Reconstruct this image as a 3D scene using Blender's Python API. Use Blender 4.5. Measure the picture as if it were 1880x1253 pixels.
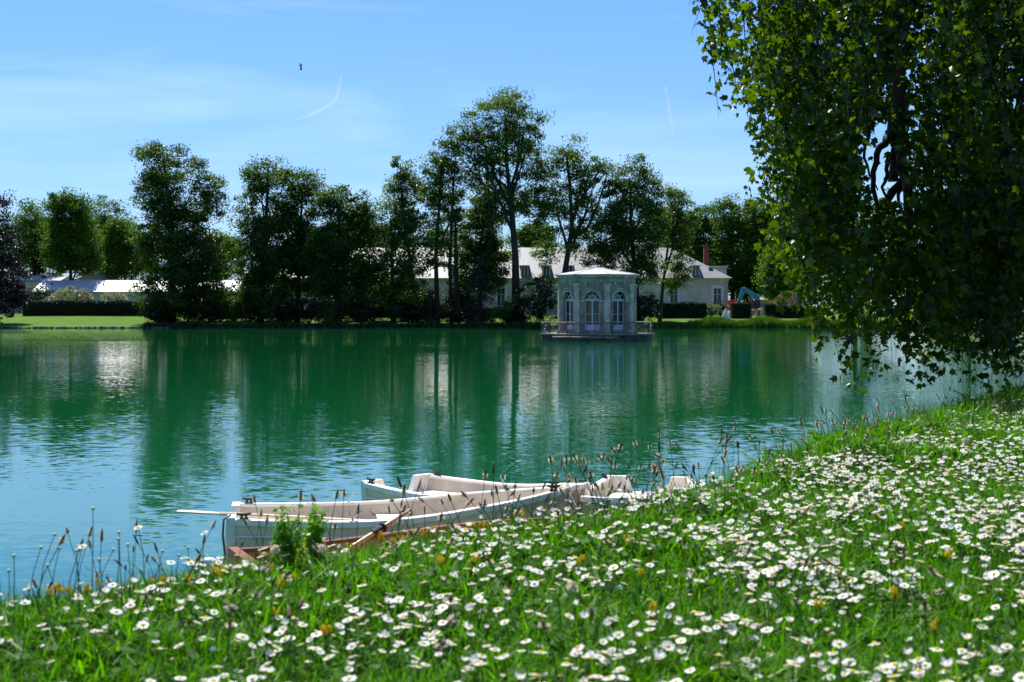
import bpy, bmesh, math, random
import numpy as np
from mathutils import Vector, Matrix
R = math.radians
rng = np.random.default_rng(7)
random.seed(7)
for o in list(bpy.data.objects): bpy.data.objects.remove(o)
scene = bpy.context.scene
COL = scene.collection

# ------------------------------------------------------------------ camera, sky, sun, exposure
F, HZ, H = 2611.0, 570.0, 2.6          # focal length in photo pixels, horizon row, eye height over the water
cam = bpy.data.cameras.new('camera'); cam_o = bpy.data.objects.new('camera', cam); COL.objects.link(cam_o)
cam_o.location = (0, 0, H); cam_o.rotation_euler = (R(90), 0, 0)
cam.sensor_width = 36; cam.lens = 50; cam.shift_y = -(626.5-HZ)/1880
cam.clip_start = .05; cam.clip_end = 20000
cam.dof.use_dof = True; cam.dof.focus_distance = 17; cam.dof.aperture_fstop = 7.5
scene.camera = cam_o
SUN_EL, SUN_AZ = 57.0, -20.0           # azimuth measured from +Y, minus = to the left
world = bpy.data.worlds.new('World'); scene.world = world; world.use_nodes = True
nt = world.node_tree; N = nt.nodes; L = nt.links
N.clear()
def node(tree, t, **kw):
    n = tree.nodes.new(t)
    for k, v in kw.items():
        if k in n.inputs.keys(): n.inputs[k].default_value = v
        else: setattr(n, k, v)
    return n
sky = N.new('ShaderNodeTexSky'); sky.sky_type = 'NISHITA'; sky.sun_disc = False
sky.sun_elevation = R(SUN_EL); sky.sun_rotation = R(SUN_AZ); sky.altitude = 100
sky.air_density = 1.4; sky.dust_density = 0; sky.ozone_density = 4
tint = N.new('ShaderNodeMix'); tint.data_type = 'RGBA'; tint.blend_type = 'MULTIPLY'; tint.inputs[0].default_value = 1
tint.inputs[7].default_value = (.57, .825, 1.42, 1)
L.new(sky.outputs[0], tint.inputs[6])
tc = N.new('ShaderNodeTexCoord')
mp = N.new('ShaderNodeMapping'); mp.inputs['Rotation'].default_value = (0, R(-7), 0); mp.inputs['Scale'].default_value = (1.6, 1.6, 13)
L.new(tc.outputs['Generated'], mp.inputs[0])
cn = N.new('ShaderNodeTexNoise'); cn.inputs['Scale'].default_value = 1.5; cn.inputs['Detail'].default_value = 5; cn.inputs['Roughness'].default_value = .6; cn.inputs['Distortion'].default_value = .5
L.new(mp.outputs[0], cn.inputs['Vector'])
cr = N.new('ShaderNodeMapRange'); cr.inputs[1].default_value = .45; cr.inputs[2].default_value = .8; cr.inputs[3].default_value = 0; cr.inputs[4].default_value = .52
L.new(cn.outputs[0], cr.inputs[0])
cm = N.new('ShaderNodeMix'); cm.data_type = 'RGBA'; L.new(cr.outputs[0], cm.inputs[0]); L.new(tint.outputs[2], cm.inputs[6]); cm.inputs[7].default_value = (6.8, 9.4, 11.5, 1)
bg = N.new('ShaderNodeBackground'); bg.inputs[1].default_value = .060
L.new(cm.outputs[2], bg.inputs[0])
wo = N.new('ShaderNodeOutputWorld'); L.new(bg.outputs[0], wo.inputs[0])
sun = bpy.data.lights.new('sun', 'SUN'); sun.energy = 5.0; sun.angle = R(.53); sun.color = (1, .955, .88)
sun_o = bpy.data.objects.new('sun', sun); COL.objects.link(sun_o)
sdir = Vector((math.sin(R(SUN_AZ))*math.cos(R(SUN_EL)), math.cos(R(SUN_AZ))*math.cos(R(SUN_EL)), math.sin(R(SUN_EL))))
sun_o.rotation_euler = (-sdir).to_track_quat('-Z', 'Y').to_euler(); sun_o.location = (0, 0, 60)
vs = scene.view_settings; vs.view_transform = 'Standard'; vs.look = 'None'; vs.exposure = .86; vs.gamma = 1; vs.use_curve_mapping = False
scene.cycles.use_denoising = True
scene.cycles.max_bounces = 8; scene.cycles.transparent_max_bounces = 8
scene.cycles.caustics_reflective = False; scene.cycles.caustics_refractive = False

# ------------------------------------------------------------------ helpers
def W(px, py, Y): return Vector(((px-940)/F*Y, Y, H-(py-HZ)/F*Y))
def pxm(px, Y): return px*Y/F          # photo pixels to metres at depth Y
def tag(o, label=None, cat=None, group=None, kind=None):
    if label: o['label'] = label
    if cat: o['category'] = cat
    if group: o['group'] = group
    if kind: o['kind'] = kind
    return o
def link(o, parent=None):
    COL.objects.link(o)
    if parent: o.parent = parent
    return o
def empty(name, loc=(0, 0, 0), rz=0):
    o = bpy.data.objects.new(name, None); COL.objects.link(o); o.location = loc; o.rotation_euler = (0, 0, rz); o.empty_display_size = .2
    return o
def raw(name, V, Fc, mat, parent=None, smooth=False):
    """V (n,3), Fc: list of faces, or (m,k) array of equal faces; coordinates local to the parent."""
    me = bpy.data.meshes.new(name)
    V = np.asarray(V, dtype=np.float32)
    if isinstance(Fc, np.ndarray):
        k = Fc.shape[1]; m = Fc.shape[0]
        me.vertices.add(len(V)); me.vertices.foreach_set('co', V.ravel())
        me.loops.add(m*k); me.loops.foreach_set('vertex_index', Fc.astype(np.int32).ravel())
        me.polygons.add(m); me.polygons.foreach_set('loop_start', np.arange(0, m*k, k, dtype=np.int32))
        try: me.polygons.foreach_set('loop_total', np.full(m, k, dtype=np.int32))
        except Exception: pass
        me.update(calc_edges=True)
    else:
        me.from_pydata([tuple(map(float, v)) for v in V], [], Fc)
    for m_ in (mat if isinstance(mat, (list, tuple)) else [mat]): me.materials.append(m_)
    if smooth: me.polygons.foreach_set('use_smooth', np.ones(len(me.polygons), dtype=bool))
    o = bpy.data.objects.new(name, me)
    return link(o, parent)
class MB:
    """collects simple shapes into one mesh"""
    def __init__(s): s.v = []; s.f = []
    def add(s, v, f):
        b = len(s.v); s.v += [tuple(p) for p in v]; s.f += [tuple(i+b for i in q) for q in f]; return s
    def box(s, x0, x1, y0, y1, z0, z1):
        return s.add([(x0,y0,z0),(x1,y0,z0),(x1,y1,z0),(x0,y1,z0),(x0,y0,z1),(x1,y0,z1),(x1,y1,z1),(x0,y1,z1)],
                     [(0,3,2,1),(4,5,6,7),(0,1,5,4),(1,2,6,5),(2,3,7,6),(3,0,4,7)])
    def tube(s, pts, rad, n=6, cap=True):
        pts = [Vector(p) for p in pts]; m = len(pts)
        if not hasattr(rad, '__len__'): rad = [rad]*m
        V = []; Fc = []
        t0 = (pts[1]-pts[0]).normalized(); a = t0.orthogonal().normalized()
        for i, p in enumerate(pts):
            t = (pts[min(i+1, m-1)]-pts[max(i-1, 0)]).normalized()
            a = (a-t*a.dot(t)); a = a.normalized() if a.length > 1e-5 else t.orthogonal().normalized()
            b = t.cross(a)
            for k in range(n):
                w = 2*math.pi*k/n; V.append(p+(a*math.cos(w)+b*math.sin(w))*rad[i])
        for i in range(m-1):
            for k in range(n):
                k2 = (k+1) % n; Fc.append((i*n+k, i*n+k2, (i+1)*n+k2, (i+1)*n+k))
        if cap: Fc += [tuple(range(n-1, -1, -1)), tuple((m-1)*n+k for k in range(n))]
        return s.add(V, Fc)
    def prism(s, poly, fn):
        """poly: 2-d outline; fn(u, v, 0|1) gives the 3-d point of the two faces"""
        n = len(poly)
        v = [fn(u, w, 0) for u, w in poly]+[fn(u, w, 1) for u, w in poly]
        f = [tuple(range(n-1, -1, -1)), tuple(range(n, 2*n))]+[(i, (i+1) % n, n+(i+1) % n, n+i) for i in range(n)]
        return s.add(v, f)
    def ell(s, c, r, nu=8, nv=5):
        V = [(c[0], c[1], c[2]-r[2])]; 
        for j in range(1, nv):
            t = math.pi*j/nv
            for i in range(nu):
                w = 2*math.pi*i/nu
                V.append((c[0]+r[0]*math.sin(t)*math.cos(w), c[1]+r[1]*math.sin(t)*math.sin(w), c[2]-r[2]*math.cos(t)))
        V.append((c[0], c[1], c[2]+r[2])); e = len(V)-1; Fc = []
        for i in range(nu):
            i2 = (i+1) % nu
            Fc.append((0, 1+i2, 1+i)); Fc.append((e, e-nu+i, e-nu+i2))
            for j in range(nv-2): Fc.append((1+j*nu+i, 1+j*nu+i2, 1+(j+1)*nu+i2, 1+(j+1)*nu+i))
        return s.add(V, Fc)
    def build(s, name, mat, parent=None, smooth=False): return raw(name, s.v, s.f, mat, parent, smooth)

# ------------------------------------------------------------------ materials
def new_mat(name):
    m = bpy.data.materials.new(name); m.use_nodes = True; t = m.node_tree; t.nodes.clear()
    out = t.nodes.new('ShaderNodeOutputMaterial'); return m, t, out
def plain(name, col, rough=.6, var=.12, scale=3.0, metal=0, bump=0, spec=.5, col2=None, detail=4, stretch=(1, 1, 1)):
    m, t, out = new_mat(name)
    p = t.nodes.new('ShaderNodeBsdfPrincipled'); p.inputs['Roughness'].default_value = rough; p.inputs['Metallic'].default_value = metal
    p.inputs['Specular IOR Level'].default_value = spec
    c = t.nodes.new('ShaderNodeTexCoord'); mp = t.nodes.new('ShaderNodeMapping'); mp.inputs['Scale'].default_value = stretch
    t.links.new(c.outputs['Object'], mp.inputs[0])
    n = t.nodes.new('ShaderNodeTexNoise'); n.inputs['Scale'].default_value = scale; n.inputs['Detail'].default_value = detail; n.inputs['Roughness'].default_value = .65
    t.links.new(mp.outputs[0], n.inputs['Vector'])
    r = t.nodes.new('ShaderNodeValToRGB')
    a = col; b = col2 or tuple(min(1, x*(1+var*2)) for x in col); a = tuple(x*(1-var*2) for x in col) if col2 is None else col
    r.color_ramp.elements[0].position = .3; r.color_ramp.elements[1].position = .7
    r.color_ramp.elements[0].color = (*a, 1); r.color_ramp.elements[1].color = (*b, 1)
    t.links.new(n.outputs[0], r.inputs[0]); t.links.new(r.outputs[0], p.inputs['Base Color'])
    if bump:
        bn = t.nodes.new('ShaderNodeBump'); bn.inputs['Strength'].default_value = bump; bn.inputs['Distance'].default_value = .02
        t.links.new(n.outputs[0], bn.inputs['Height']); t.links.new(bn.outputs[0], p.inputs['Normal'])
    t.links.new(p.outputs[0], out.inputs[0]); return m
def leafy(name, dark, light, trans=.35, gloss=.06, scale=.5, rnd=.5, tcol=None, inst=False, rough=.4):
    """leaf material: colour varies by clump (noise) and leaf by leaf; part of the light passes through"""
    if name.split('_')[0] in ('leaf', 'grass', 'reed', 'stem'): dark = tuple(q*.55 for q in dark); light = tuple(q*.72 for q in light)
    m, t, out = new_mat(name); k = t.nodes; l = t.links
    g = k.new('ShaderNodeNewGeometry'); c = k.new('ShaderNodeTexCoord')
    n = k.new('ShaderNodeTexNoise'); n.inputs['Scale'].default_value = scale; n.inputs['Detail'].default_value = 2
    l.new(c.outputs['Object'], n.inputs['Vector'])
    a = k.new('ShaderNodeMath'); a.operation = 'MULTIPLY_ADD'; a.inputs[1].default_value = rnd
    if inst:
        oi = k.new('ShaderNodeObjectInfo'); mm = k.new('ShaderNodeMath'); mm.operation = 'ADD'
        l.new(oi.outputs['Random'], mm.inputs[0]); l.new(g.outputs['Random Per Island'], mm.inputs[1])
        m2 = k.new('ShaderNodeMath'); m2.operation = 'MULTIPLY'; m2.inputs[1].default_value = .5; l.new(mm.outputs[0], m2.inputs[0]); l.new(m2.outputs[0], a.inputs[0])
    else: l.new(g.outputs['Random Per Island'], a.inputs[0])
    l.new(n.outputs[0], a.inputs[2])
    mr = k.new('ShaderNodeMapRange'); mr.inputs[1].default_value = .3; mr.inputs[2].default_value = .7+rnd*.75; l.new(a.outputs[0], mr.inputs[0])
    mx = k.new('ShaderNodeMix'); mx.data_type = 'RGBA'; l.new(mr.outputs[0], mx.inputs[0]); mx.inputs[6].default_value = (*dark, 1); mx.inputs[7].default_value = (*light, 1)
    d = k.new('ShaderNodeBsdfDiffuse'); l.new(mx.outputs[2], d.inputs[0])
    tr = k.new('ShaderNodeBsdfTranslucent')
    tm = k.new('ShaderNodeMix'); tm.data_type = 'RGBA'; tm.blend_type = 'MULTIPLY'; tm.inputs[0].default_value = 1; l.new(mx.outputs[2], tm.inputs[6]); tm.inputs[7].default_value = (*(tcol or (1.5, 1.5, .6)), 1)
    l.new(tm.outputs[2], tr.inputs[0])
    s1 = k.new('ShaderNodeMixShader'); s1.inputs[0].default_value = trans; l.new(d.outputs[0], s1.inputs[1]); l.new(tr.outputs[0], s1.inputs[2])
    gl = k.new('ShaderNodeBsdfGlossy'); gl.inputs['Roughness'].default_value = rough; gl.inputs[0].default_value = (.9, .95, .9, 1)
    s2 = k.new('ShaderNodeMixShader'); s2.inputs[0].default_value = gloss; l.new(s1.outputs[0], s2.inputs[1]); l.new(gl.outputs[0], s2.inputs[2])
    l.new(s2.outputs[0], out.inputs[0]); return m
M = {}
M['bark'] = plain('bark', (.028, .023, .017), .9, .3, 2.5, bump=.4, stretch=(1, 1, .25))
M['bark_pale'] = plain('bark_pale', (.11, .10, .085), .9, .35, 1.6, bump=.4, stretch=(1, 1, .4))
M['leaf'] = leafy('leaf', (.024, .060, .006), (.10, .17, .020), .45, .03, .25, tcol=(1.7, 1.8, .5))
M['leaf_light'] = leafy('leaf_light', (.036, .085, .010), (.145, .225, .030), .45, .035, .3, tcol=(1.7, 1.8, .5))
M['leaf_far'] = leafy('leaf_far', (.03, .085, .006), (.095, .19, .018), .42, .015, .2, tcol=(1.7, 1.8, .5))
M['leaf_bright'] = leafy('leaf_bright', (.06, .15, .01), (.13, .26, .02), .4, .03, .4)
M['leaf_purple'] = leafy('leaf_purple', (.013, .008, .013), (.035, .018, .026), .2, .05, .4, tcol=(1.2, .8, 1))
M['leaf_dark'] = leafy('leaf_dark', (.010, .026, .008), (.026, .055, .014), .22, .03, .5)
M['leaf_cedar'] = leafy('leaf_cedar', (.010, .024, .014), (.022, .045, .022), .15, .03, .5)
M['leaf_silver'] = leafy('leaf_silver', (.16, .19, .11), (.5, .52, .38), .25, .04, .8)
M['leaf_lilac'] = leafy('leaf_lilac', (.16, .11, .10), (.38, .29, .27), .25, .02, .8)
M['leaf_plane'] = leafy('leaf_plane', (.005, .020, .001), (.078, .150, .003), .48, .018, 1.2, tcol=(2.2, 2.1, .4), rough=.3)
M['weed_leaf'] = leafy('weed_leaf', (.07, .20, .008), (.17, .38, .02), .45, .02, 20, .6, (1.4, 1.4, .5))
M['hedge_core'] = plain('hedge_core', (.008, .018, .006), .95)
M['grass'] = leafy('grass', (.005, .040, .001), (.155, .40, .002), .54, .010, 3, .8, (1.3, 1.6, .3), inst=True)
M['grass_broad'] = leafy('grass_broad', (.012, .075, .003), (.075, .24, .004), .46, .014, 6, .6, (1.4, 1.6, .4), inst=True, rough=.6)
M['grass_dark'] = leafy('grass_dark', (.008, .034, .003), (.03, .085, .006), .3, .03, 3, .8, inst=True)  # darker copy of the grass, tree shade put into its colour
M['straw'] = leafy('straw', (.10, .08, .03), (.22, .19, .09), .3, .03, 8, .6, (1, 1, .8))
M['reed'] = leafy('reed', (.045, .13, .008), (.11, .24, .018), .35, .03, 1)
M['petal'] = leafy('petal', (.78, .75, .74), (.9, .9, .9), .42, .02, 20, .5, (1, 1, 1))
M['petal_blush'] = leafy('petal_blush', (.74, .60, .62), (.88, .80, .80), .42, .02, 20, .5, (1, .9, .9))
M['yellow'] = leafy('yellow', (.82, .56, .004), (.92, .76, .01), .4, .02, 20, .5, (1, 1, .3))
M['pink'] = leafy('pink', (.55, .28, .33), (.75, .5, .5), .25, .02, 20, .5, (1, 1, 1))
M['anther'] = leafy('anther', (.55, .46, .32), (.80, .72, .55), .4, .02, 30, .6, (1, 1, .9))
M['seed_brown'] = plain('seed_brown', (.075, .042, .02), .8, .3, 60)
M['stem'] = leafy('stem', (.04, .09, .015), (.075, .14, .03), .2, .03, 8, .5)
M['bud'] = plain('bud', (.42, .46, .22), .6, .2, 80)
M['boat_white'] = plain('boat_white', (.82, .765, .665), .38, .025, 3, detail=6)
M['boat_side'] = plain('boat_side', (.84, .63, .485), .4, .09, 4, stretch=(1, 1, 3))
M['boat_liner'] = plain('boat_liner', (.66, .55, .39), .55, .06, 5)  # beige of shade and warm bounce inside the boats put into the base colour
M['mahogany'] = plain('mahogany', (.19, .058, .02), .5, .25, 6, spec=.15, stretch=(.3, 4, 4))
M['varnish_wood'] = plain('varnish_wood', (.38, .19, .065), .5, .18, 7, stretch=(.4, 6, 6))
M['oar_wood'] = plain('oar_wood', (.52, .34, .17), .4, .15, 9, stretch=(.3, 6, 6))
M['oar_pale'] = plain('oar_pale', (.62, .50, .36), .45, .1, 9, stretch=(.3, 6, 6))
M['black'] = plain('black_metal', (.012, .012, .013), .35, .2, 20)
M['steel'] = plain('steel', (.45, .46, .47), .3, .1, 20, metal=.9)
M['rope'] = plain('rope', (.10, .10, .11), .9, .2, 60)
M['stone'] = plain('stone', (.33, .32, .26), .85, .18, 1.3, bump=.3)
M['stone_pav'] = plain('stone_pavilion', (.125, .10, .08), .85, .4, 1.1, bump=.3, col2=(.38, .31, .25))
M['stone_trim'] = plain('stone_trim', (.46, .40, .32), .85, .25, 2.0, bump=.3)
M['stone_white'] = plain('stone_white', (.62, .63, .62), .8, .08, 1.5)
M['deck_stone'] = plain('deck_stone', (.19, .17, .135), .9, .25, 2, bump=.3)
M['deck_side'] = plain('deck_side', (.07, .07, .055), .9, .4, 2, bump=.4)
M['render_wall'] = plain('render_wall', (.50, .45, .375), .9, .12, .5, detail=7)
M['cornice'] = plain('cornice', (.50, .45, .30), .85, .12, 1)
M['brick'] = plain('brick_red', (.20, .055, .035), .9, .25, 6)
M['glass'] = plain('window_glass', (.008, .010, .014), .08, .2, 1, spec=.35)
M['paint_blue'] = plain('paint_blue', (.45, .53, .62), .5, .08, 4)
M['curtain'] = plain('curtain', (.20, .12, .075), .8, .3, 2, stretch=(3, 3, .5))
M['rail_paint'] = plain('rail_paint', (.10, .088, .08), .6, .2, 5)
M['teal'] = plain('teal_paint', (.02, .20, .24), .4, .12, 2)
M['orange'] = plain('orange_paint', (.55, .22, .015), .5, .15, 2)
M['red'] = plain('red_paint', (.5, .03, .025), .45, .1, 2)
M['sand'] = plain('sand', (.50, .36, .24), .95, .15, 2, bump=.4)
M['mesh_orange'] = plain('mesh_orange', (.62, .22, .09), .6, .1, 2)
M['cloth_navy'] = plain('cloth_navy', (.02, .024, .05), .8, .2, 10)
M['skin'] = plain('skin', (.42, .25, .17), .6, .05, 10)
M['hat'] = plain('hat', (.62, .60, .56), .8, .05, 10)
M['feather'] = plain('feather', (.010, .010, .014), .6, .2, 30)

def roof_mat(name, col, col2, rows, rough=.5):
    """slates: fine rows of slightly different greys"""
    m, t, out = new_mat(name); k = t.nodes; l = t.links
    c = k.new('ShaderNodeTexCoord'); b = k.new('ShaderNodeTexBrick'); b.inputs['Scale'].default_value = 1
    b.inputs['Brick Width'].default_value = .3; b.inputs['Row Height'].default_value = rows; b.inputs['Mortar Size'].default_value = .012
    b.inputs['Color1'].default_value = (*col, 1); b.inputs['Color2'].default_value = (*col2, 1); b.inputs['Mortar'].default_value = (*[x*.6 for x in col], 1)
    sp = k.new('ShaderNodeSeparateXYZ'); cb = k.new('ShaderNodeCombineXYZ'); l.new(c.outputs['Object'], sp.inputs[0]); l.new(sp.outputs[0], cb.inputs[0]); l.new(sp.outputs[2], cb.inputs[1])
    l.new(cb.outputs[0], b.inputs['Vector'])
    n = k.new('ShaderNodeTexNoise'); n.inputs['Scale'].default_value = .6; n.inputs['Detail'].default_value = 8; l.new(c.outputs['Object'], n.inputs['Vector'])
    r = k.new('ShaderNodeMapRange'); r.inputs[1].default_value = .3; r.inputs[2].default_value = .7; r.inputs[3].default_value = .8; r.inputs[4].default_value = 1.15; l.new(n.outputs[0], r.inputs[0])
    x = k.new('ShaderNodeVectorMath'); x.operation = 'SCALE'; l.new(b.outputs[0], x.inputs[0]); l.new(r.outputs[0], x.inputs['Scale'])
    p = k.new('ShaderNodeBsdfPrincipled'); p.inputs['Roughness'].default_value = rough; l.new(x.outputs[0], p.inputs['Base Color']); l.new(p.outputs[0], out.inputs[0])
    return m
M['slate'] = roof_mat('slate_roof', (.13, .13, .135), (.20, .20, .205), .18)
M['slate_pale'] = roof_mat('pale_roof', (.48, .48, .49), (.56, .56, .57), .25, .42)
M['zinc'] = roof_mat('lead_roof', (.42, .40, .39), (.50, .48, .47), .6, .5)

# ------------------------------------------------------------------ terrain and water
EX = [-30, -8, -3, -1.33, -.75, .12, .84, 1.58, 2.06, 4.27, 9, 30, 110]
EY = [-26, -3, 1.7, 3.42, 4.12, 5.0, 5.82, 7.12, 8.05, 11.9, 19, 45, 120]
def bank_s(x, y): return (y-np.interp(x, EX, EY))*.62     # metres past the brow of the near bank, towards the water
def wob(x, y): return .5*np.sin(x*1.7+.4)*np.cos(y*1.3)+.5*np.sin(x*.6-y*.9+1)
def gz(x, y):
    x = np.asarray(x, float); y = np.asarray(y, float)
    s = bank_s(x, y); sp = np.maximum(s, 0)
    near = np.where(s < 0, 1.75+.02*np.minimum(-s, 8), 1.75-.36*(sp-.22*(1-np.exp(-sp/.22))))+.012*wob(x*2, y*2)
    sh = 206+1.2*np.sin(x*.11)+.5*np.sin(x*.37+1)
    far = np.interp(y-sh, [-3, -.3, .2, 1.2, 36, 95, 1300, 4000], [-1.5, -.25, .12, .24, 1.7, 2.2, 3.0, 3.0])
    side = np.where(y > 35, np.interp(np.abs(x), [150, 151, 160, 400], [-1.5, .1, .7, 1.5]), -1.5)
    return np.maximum(np.maximum(near, -1.5), np.maximum(far, side))
def axis(*seg):
    a = []
    for lo, hi, n in seg: a += list(np.linspace(lo, hi, n, endpoint=False))
    return np.array(a+[seg[-1][1]])
gx = axis((-4000, -400, 4), (-400, -100, 12), (-100, -12, 24), (-12, 14, 78), (14, 100, 24), (100, 400, 12), (400, 4000, 4))
gy = axis((-60, 0, 8), (0, 22, 74), (22, 60, 10), (60, 200, 8), (200, 216, 22), (216, 320, 14), (320, 4000, 10))
XX, YY = np.meshgrid(gx, gy); ZZ = gz(XX, YY)
nx, ny = len(gx), len(gy); idx = np.arange(nx*ny).reshape(ny, nx)
quads = np.stack([idx[:-1, :-1], idx[:-1, 1:], idx[1:, 1:], idx[1:, :-1]], -1).reshape(-1, 4)
def ground_mat():
    m, t, out = new_mat('ground_turf'); k = t.nodes; l = t.links
    c = k.new('ShaderNodeTexCoord')
    n = k.new('ShaderNodeTexNoise'); n.inputs['Scale'].default_value = .35; n.inputs['Detail'].default_value = 8; n.inputs['Roughness'].default_value = .7; l.new(c.outputs['Object'], n.inputs['Vector'])
    r = k.new('ShaderNodeValToRGB'); e = r.color_ramp.elements; e[0].position = .35; e[1].position = .7
    e[0].color = (.042, .105, .004, 1); e[1].color = (.085, .155, .008, 1); l.new(n.outputs[0], r.inputs[0])
    sp = k.new('ShaderNodeSeparateXYZ'); l.new(c.outputs['Object'], sp.inputs[0])
    f = k.new('ShaderNodeMapRange'); f.inputs[1].default_value = 60; f.inputs[2].default_value = 120; l.new(sp.outputs[1], f.inputs[0])   # soil under the near sward, mown lawn across the lake
    mx = k.new('ShaderNodeMix'); mx.data_type = 'RGBA'; l.new(f.outputs[0], mx.inputs[0]); mx.inputs[6].default_value = (.014, .034, .005, 1); l.new(r.outputs[0], mx.inputs[7])
    p = k.new('ShaderNodeBsdfPrincipled'); p.inputs['Roughness'].default_value = .95; p.inputs['Specular IOR Level'].default_value = .1
    l.new(mx.outputs[2], p.inputs['Base Color']); l.new(p.outputs[0], out.inputs[0]); return m
tag(raw('ground', np.stack([XX, YY, ZZ], -1).reshape(-1, 3), quads, ground_mat(), smooth=True), kind='structure')

def water_mat():
    m, t, out = new_mat('lake_water'); k = t.nodes; l = t.links
    c = k.new('ShaderNodeTexCoord')
    def slope(scale, st, amp, detail):
        mp = k.new('ShaderNodeMapping'); mp.inputs['Scale'].default_value = st; mp.inputs['Rotation'].default_value = (0, 0, R(8)); l.new(c.outputs['Object'], mp.inputs[0])
        n = k.new('ShaderNodeTexNoise'); n.inputs['Scale'].default_value = scale; n.inputs['Detail'].default_value = detail; n.inputs['Roughness'].default_value = .5; l.new(mp.outputs[0], n.inputs['Vector'])
        s = k.new('ShaderNodeVectorMath'); s.operation = 'SUBTRACT'; s.inputs[1].default_value = (.5, .5, .5); l.new(n.outputs['Color'], s.inputs[0])
        x = k.new('ShaderNodeVectorMath'); x.operation = 'MULTIPLY'; x.inputs[1].default_value = amp; l.new(s.outputs[0], x.inputs[0]); return x
    a = slope(9.5, (.5, 1.05, 1), (.045, .10, 0), 2.0)
    b = slope(2.2, (.4, 1.3, 1), (.012, .028, 0), 1)
    ad = k.new('ShaderNodeVectorMath'); ad.operation = 'ADD'; l.new(a.outputs[0], ad.inputs[0]); l.new(b.outputs[0], ad.inputs[1])
    # breeze: broad calm and ruffled patches
    mp = k.new('ShaderNodeMapping'); mp.inputs['Scale'].default_value = (.025, .06, 1); l.new(c.outputs['Object'], mp.inputs[0])
    n = k.new('ShaderNodeTexNoise'); n.inputs['Scale'].default_value = 1; n.inputs['Detail'].default_value = 3; l.new(mp.outputs[0], n.inputs['Vector'])
    r = k.new('ShaderNodeMapRange'); r.inputs[1].default_value = .35; r.inputs[2].default_value = .65; r.inputs[3].default_value = .35; r.inputs[4].default_value = 1.1; l.new(n.outputs[0], r.inputs[0])
    sc = k.new('ShaderNodeVectorMath'); sc.operation = 'SCALE'; l.new(ad.outputs[0], sc.inputs[0]); l.new(r.outputs[0], sc.inputs['Scale'])
    up = k.new('ShaderNodeVectorMath'); up.operation = 'ADD'; up.inputs[1].default_value = (0, 0, 1); l.new(sc.outputs[0], up.inputs[0])
    no = k.new('ShaderNodeVectorMath'); no.operation = 'NORMALIZE'; l.new(up.outputs[0], no.inputs[0])
    p = k.new('ShaderNodeBsdfPrincipled'); p.inputs['Base Color'].default_value = (.003, .088, .025, 1); p.inputs['Roughness'].default_value = .02; p.inputs['IOR'].default_value = 1.6
    l.new(no.outputs[0], p.inputs['Normal']); l.new(p.outputs[0], out.inputs[0]); return m
tag(raw('lake_water', [(-170, -40, 0), (170, -40, 0), (170, 215, 0), (-170, 215, 0)], [(0, 1, 2, 3)], water_mat()), kind='structure')

# ------------------------------------------------------------------ trees
def leaf_quads(P, size, up=.35, aspect=.62, droop=0.0):
    """one diamond leaf per point; returns vertices and quads"""
    n = len(P)
    nrm = rng.normal(size=(n, 3)); nrm[:, 2] = np.abs(nrm[:, 2])+up; nrm /= np.linalg.norm(nrm, axis=1, keepdims=True)
    a = rng.normal(size=(n, 3)); a[:, 2] -= droop; a -= nrm*(a*nrm).sum(1, keepdims=True); a /= np.linalg.norm(a, axis=1, keepdims=True)+1e-9
    b = np.cross(nrm, a); s = (size*rng.uniform(.6, 1.35, n))[:, None]
    V = np.stack([P-a*s*.5, P+b*s*aspect*.5-nrm*s*.08, P+a*s*.5, P-b*s*aspect*.5-nrm*s*.08], 1).reshape(-1, 3)
    return V, np.arange(4*n).reshape(n, 4)
def crown_points(lobes, n, csize, shell=.5, per=55):
    """leaf positions grouped in clumps through the volume of the lobes: (cx,cy,cz,rx,ry,rz)"""
    lo = np.array(lobes, float); w = lo[:, 3]*lo[:, 5]*np.sqrt(lo[:, 4]); w /= w.sum(); m = max(6, n//per)
    k = rng.choice(len(lo), m, p=w); u = rng.normal(size=(m, 3)); u /= np.linalg.norm(u, axis=1, keepdims=True)
    rad = (shell+(1-shell)*rng.random(m)**.6)*rng.uniform(.8, 1.2, m)
    C = lo[k, :3]+u*lo[k, 3:]*rad[:, None]
    cs = csize*rng.uniform(.45, 1.45, m)
    q = rng.integers(0, m, n); g = np.clip(rng.normal(size=(n, 3)), -1.7, 1.7)*np.array([1, 1, .62])
    return C, C[q]+g*cs[q][:, None]
def bend(a, b, sag=.1, n=5):
    a = Vector(a); b = Vector(b); d = (b-a).length; j = Vector(rng.normal(size=3))*d*.06
    return [a.lerp(b, i/(n-1))+(Vector((0, 0, 1))*sag*d+j)*math.sin(math.pi*i/(n-1)) for i in range(n)]
TREES = []
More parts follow.
